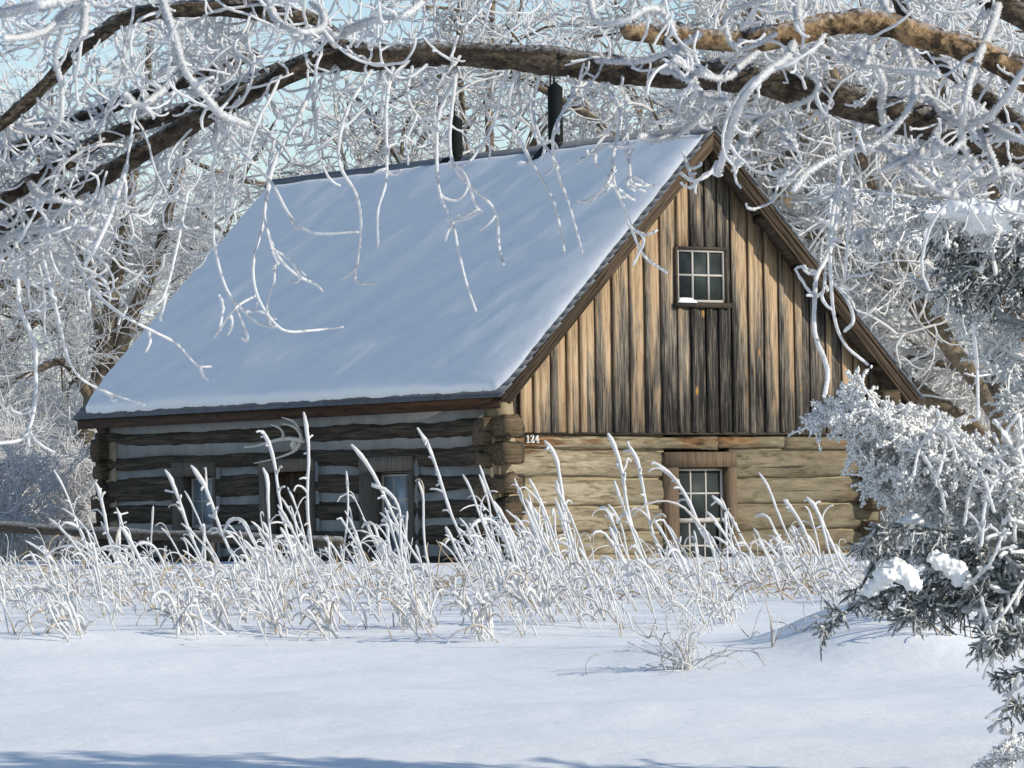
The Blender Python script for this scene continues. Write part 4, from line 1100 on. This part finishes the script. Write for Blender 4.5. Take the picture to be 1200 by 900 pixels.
# ------------------------------------------------------------------ frosted grass
def stalks(mb, B, h, lean, hook, r, fr0=.25, seg=20, jit=.12, az=None, leaf=0.):
    """B base points, h heights; lean towards the photo's left, hook = how far the tip bows over"""
    K = len(B)
    az = rng.normal(0, .7, K) if az is None else az
    H = np.cos(az)[:, None]*(-RTH)+np.sin(az)[:, None]*(-FWH)
    P = [B]; t0 = np.clip(rng.normal(.72, .12, K), .4, .95)
    for i in range(seg):
        t = (i+.5)/seg
        a = lean+hook*np.clip((t-t0)/(1-t0), 0, 1)**1.0+.10*np.sin(t*7+az*3)
        D = H*np.sin(a)[:, None]+np.array([0, 0, 1.])*np.cos(a)[:, None]
        P.append(P[-1]+D*(h/seg)[:, None])
    P = np.stack(P, 1)
    tt = np.linspace(0, 1, seg+1)
    R = r[:, None]*(.62+.55*tt)[None]*(1+.3*np.exp(-((tt-.93)/.06)**2)-.45*np.clip((tt-.93)/.07, 0, 1))[None]
    fr = np.clip(fr0+rng.normal(0, .12, (K, 1))+(tt[None]-.04)*2.6, 0, 1.1)
    mb.tubes(P, R, 6, frost=fr, jit=jit)
    return P
def leaves(mb, P, k, L, r, fr=.8, lo=.1, hi=.85):
    a, b, _ = pick(P, k, lo, hi); n = len(a)
    D = splay(b, .55, .25); A = grow(a, D, L*np.exp(rng.normal(0, .4, n)), 12, .07, -.05, .05, -.42)
    mb.tubes(A, taper(r, r*.85, 13), 5, frost=rng.normal(fr, .2, n), jit=.14)
    return A
def side(mb, P, k, L, r):
    a, b, _ = pick(P, k, .55, 1.); A = grow(a, splay(b, .7, .3)-RTH*.3, L*np.exp(rng.normal(0, .4, len(a))), 6, .12, .1, .1, -.1)
    mb.tubes(A, taper(r, r*.8, 7), 5, frost=1., jit=.16)
def gpts(pxs, pys): return np.array([gpt(a, b) for a, b in zip(pxs, pys)])

gm = MB()
def belt(K, x0, x1, y0, y1, hm, hs, r, lean=(.46, .2), hookp=.33, leaf=1, fr0=.25, jm=.12):
    nc = max(3, K//5); ci = rng.integers(0, nc, K)                     # in loose clumps
    px = rng.uniform(x0, x1, nc)[ci]+rng.normal(0, 15, K); py = np.clip(rng.uniform(y0, y1, nc)[ci]+rng.normal(0, 6, K), 668, 758)
    B = gpts(px, py)-[0, 0, .02]
    h = np.clip(rng.normal(hm, hs, K), .12, 1.2)
    hk = np.where(rng.random(K) < hookp, rng.uniform(1.1, 2.6, K), rng.uniform(0, .5, K))
    P = stalks(gm, B, h, rng.normal(lean[0], lean[1], K), hk, .84*r*np.exp(rng.normal(0, .2, K)), fr0)
    if leaf: leaves(gm, P, leaf, .17, r*.62)
    side(gm, P[rng.random(K) < .35], 2, .05, r*.9)
    return P
belt(66, -30, 120, 680, 740, .24, .12, .0068, leaf=2)
belt(150, 100, 420, 674, 730, .46, .20, .0080, leaf=1)
belt(132, 400, 660, 672, 724, .44, .20, .0080, leaf=1)
belt(70, 600, 780, 672, 715, .50, .24, .0084, lean=(.42, .12), leaf=1)
belt(90, 770, 1010, 672, 716, .36, .18, .0080, lean=(.52, .15), leaf=1)
belt(75, 60, 620, 705, 752, .26, .12, .0060, leaf=1)
belt(70, 620, 1000, 695, 742, .22, .12, .0055, leaf=1)
belt(60, 960, 1180, 690, 740, .22, .08, .0075, leaf=1)
belt(190, 0, 1000, 674, 710, .30, .10, .0044, leaf=1, fr0=.15)
# straw coloured litter low in the stand
px = rng.uniform(-20, 1010, 420); B = gpts(px, rng.uniform(668, 704, 420))
A = grow(B, np.array([0, 0, 1.])+rng.normal(0, .9, (420, 3))*[1, 1, .2], .26*np.exp(rng.normal(0, .4, 420)), 7, .15, .1, .1, -.2)
gm.tubes(A, taper(.006, .004, 8), 4, frost=rng.normal(.22, .2, 420), jit=.1)
tag(gm.build('tall_grass', M['grass'], None, True), 'dense stand of tall grass bowed under white hoarfrost before the cabin', kind='stuff')

def one(name, label, cat, group, parts):
    """a plant of its own; parts = list of (base px, height, lean, hook, r, azimuth)"""
    mb = MB(); B = gpts([p[0][0] for p in parts], [p[0][1] for p in parts])
    root = tag(empty(name, B[0]), label, cat, group)
    f = lambda i: np.array([p[i] for p in parts], float)
    P = stalks(mb, B-[0, 0, .02], f(1), f(2), f(3), f(4), .45, 26, .14, f(5))
    mb.build('stem', M['grass'], root, True); return root, P
# stalks that stand clear of the rest: (tip px) given by base, height, lean
for bx, by, tx, ty, hk, r, lab in (
    (372, 690, 352, 484, .1, .0125, 'tallest straight frosted stalk before the cabin door'), (358, 690, 306, 505, .25, .0125, 'tall frosted stalk with knobbly tip beside the antlers'),
    (520, 700, 414, 520, .2, .0120, 'frosted stalk crossing the window right of the door'), (572, 690, 487, 503, .15, .0125, 'tall leaning frosted stalk near the log corner'),
    (300, 700, 224, 545, .2, .0125, 'stout frosted stalk crossing the far side window'), (262, 700, 190, 552, .35, .0115, 'knobbly frosted stalk left of the far side window'),
    (690, 690, 640, 515, .5, .0130, 'drooping frosted stalk under the house number'), (765, 690, 712, 508, .2, .0135, 'thick pair topped frosted stalk in the middle of the stand'), (790, 692, 735, 520, .35, .0120, 'tall frosted stalk left of the gable window'),
    (868, 690, 775, 533, .5, .0130, 'frosted stalk slanting across the gable window'), (905, 680, 838, 578, .3, .0115, 'frosted stalk at the right window casing'), (985, 690, 920, 584, .2, .0115, 'forked frosted stalk before the right log wall'),
    (1010, 690, 945, 582, .3, .0115, 'frosted stalk nearest the juniper before the log wall'), (152, 700, 108, 566, .3, .0115, 'frosted stalk before the far left cabin corner')):
    b = gpt(bx, by); d = (b-CAM)@FW; tip = at(tx, ty, d); v = tip-b; H = np.hypot(v@RTH, v[2]); ln = math.atan2(-(v@RTH), v[2])
    root, P = one('weed_stalk', lab, 'weed stalk', 'frosted stalks standing clear of the grass', [((bx, by), H*1.02, ln-.04, hk, r, .0)])
    mb = MB(); side(mb, P, 5, .045, r*.8); leaves(mb, P, 3, .17, r*.7); mb.build('leaf', M['grass'], root, True)['kind'] = 'stuff'
# low tufts in front of the stand
for k, (bx, by, n, h, lab) in enumerate(((90, 745, 9, .24, 'low bent frosted tuft at the far left edge of the stand'), (222, 742, 7, .33, 'frosted tuft with right angled stems hanging to the snow'), (262, 738, 6, .34, 'slanting frosted tuft beside the right angled stems'),
        (328, 742, 5, .26, 'small frosted tuft with one hooked stem'), (388, 748, 8, .30, 'frosted tuft of stiff leaning stems and a drooping fan'), (505, 738, 6, .26, 'small bowed frosted tuft before the middle window'), (575, 746, 10, .30, 'frosted tuft curling into loops on the open snow'),
        (648, 732, 9, .40, 'tall arched frosted tuft before the log corner'), (712, 722, 6, .33, 'arched frosted tuft with hanging leaves before the pale log wall'), (855, 728, 7, .24, 'thin straw stems before the gable window'))):
    parts = []
    for i in range(n):
        parts.append(((bx+rng.normal(0, 9), by+rng.normal(0, 4)), h*rng.uniform(.65, 1.25), rng.normal(.5, .22), rng.choice([.3, 1.8, 2.4, 2.9]), .0082*rng.uniform(.8, 1.2), rng.normal(.2, .5)))
    root, P = one('grass_tuft', lab, 'grass tuft', 'frosted tufts on the open snow', parts)
    mb = MB(); leaves(mb, P, 3, .15, .006, .75); mb.build('leaf', M['grass'], root, True)['kind'] = 'stuff'
# thin twiggy shrub on its own drift
b = gpt(806, 786); sh_ = tag(empty('dry_shrub', b), 'thin straw coloured shrub with sparse frosted twigs alone on the drift', 'shrub')
mb = MB(); K = 26
A = grow(np.repeat(b[None], K, 0)+rng.normal(0, .03, (K, 3))*[1, 1, 0]-[0, 0, .02], np.array([0, 0, .8])+rng.normal(0, .55, (K, 3))*[1, 1, .3], .22*np.exp(rng.normal(0, .4, K)), 12, .08, 0, .06, -.12)
mb.tubes(A, taper(.0034, .0026, 13), 5, frost=rng.normal(.68, .2, K), jit=.2)
a, c_, _ = pick(A, 4, .2, 1.); A2 = grow(a, splay(c_, .7), .07*np.exp(rng.normal(0, .4, len(a))), 7, .12, 0, .1, -.2); mb.tubes(A2, .0026, 4, frost=rng.normal(.75, .2, len(a)), jit=.15)
P = smooth(np.array([b+[0, 0, .02], b-RTH*.22+[0, 0, .085], b-RTH*.42+[0, 0, .075], b-RTH*.47+[0, 0, .03], b-RTH*.475+[0, 0, -.03]]), step=.01); mb.tubes(P, .0042, 5, frost=.8, jit=.15)
P = smooth(np.array([b+[0, 0, .02], b-RTH*.12+[0, 0, .06], b-RTH*.28+[0, 0, .13]]), step=.01); mb.tubes(P, .004, 5, frost=.8, jit=.15)
mb.build('stem', M['grass'], sh_, True)['kind'] = 'stuff'
mb = MB()
for px, py in ((905, 762), (940, 742), (880, 750), (1075, 752), (1105, 748), (760, 748), (1085, 740), (1060, 745)):
    b = gpt(px, py); A = grow(np.repeat(b[None], 4, 0), np.array([0, 0, .6])+rng.normal(0, .6, (4, 3))*[1, 1, .2], .16*np.exp(rng.normal(0, .3, 4)), 8, .1, 0, .08, -.1)
    mb.tubes(A, taper(.0030, .0022, 9), 5, frost=rng.normal(.5, .25, 4), jit=.12)
tag(mb.build('straw_litter', M['grass'], None, True), 'scattered straw stems poking from the snow below the juniper', kind='stuff')

# ------------------------------------------------------------------ light, air and camera
SUN_EL, SUN_AZ = 26.0, 151.0
w = bpy.data.worlds.new('World'); sc.world = w; w.use_nodes = True
nt = w.node_tree; bg = nt.nodes['Background']
sky = nt.nodes.new('ShaderNodeTexSky'); sky.sky_type = 'NISHITA'; sky.sun_disc = False
sky.sun_elevation = radians(SUN_EL); sky.sun_rotation = radians(SUN_AZ); sky.air_density = 1.0; sky.dust_density = .1; sky.ozone_density = 2.1
hs = nt.nodes.new('ShaderNodeHueSaturation'); hs.inputs['Saturation'].default_value = .95; nt.links.new(sky.outputs[0], hs.inputs['Color']); nt.links.new(hs.outputs[0], bg.inputs[0]); bg.inputs[1].default_value = .15
sl = bpy.data.lights.new('sun', 'SUN'); sl.energy = 4.3; sl.angle = radians(.5); sl.color = (1, .93, .80)
so = bpy.data.objects.new('sun', sl); COL.objects.link(so)
ts = Vector((sin(radians(SUN_AZ))*cos(radians(SUN_EL)), cos(radians(SUN_AZ))*cos(radians(SUN_EL)), sin(radians(SUN_EL))))
so.rotation_euler = ts.to_track_quat('Z', 'Y').to_euler()
cd = bpy.data.cameras.new('camera'); co = bpy.data.objects.new('camera', cd); COL.objects.link(co)
from mathutils import Matrix
co.matrix_world = Matrix(((RT[0], UP[0], -FW[0], CAM[0]), (RT[1], UP[1], -FW[1], CAM[1]), (RT[2], UP[2], -FW[2], CAM[2]), (0, 0, 0, 1)))
cd.sensor_width = 36; cd.lens = F/1200*36; cd.clip_start = .5; cd.clip_end = 5000
sc.camera = co
sc.view_settings.view_transform = 'Standard'; sc.view_settings.look = 'None'; sc.view_settings.exposure = -0.04; sc.view_settings.gamma = 1
sc.cycles.use_denoising = True
sc.cycles.max_bounces = 8; sc.cycles.diffuse_bounces = 5; sc.cycles.transmission_bounces = 4
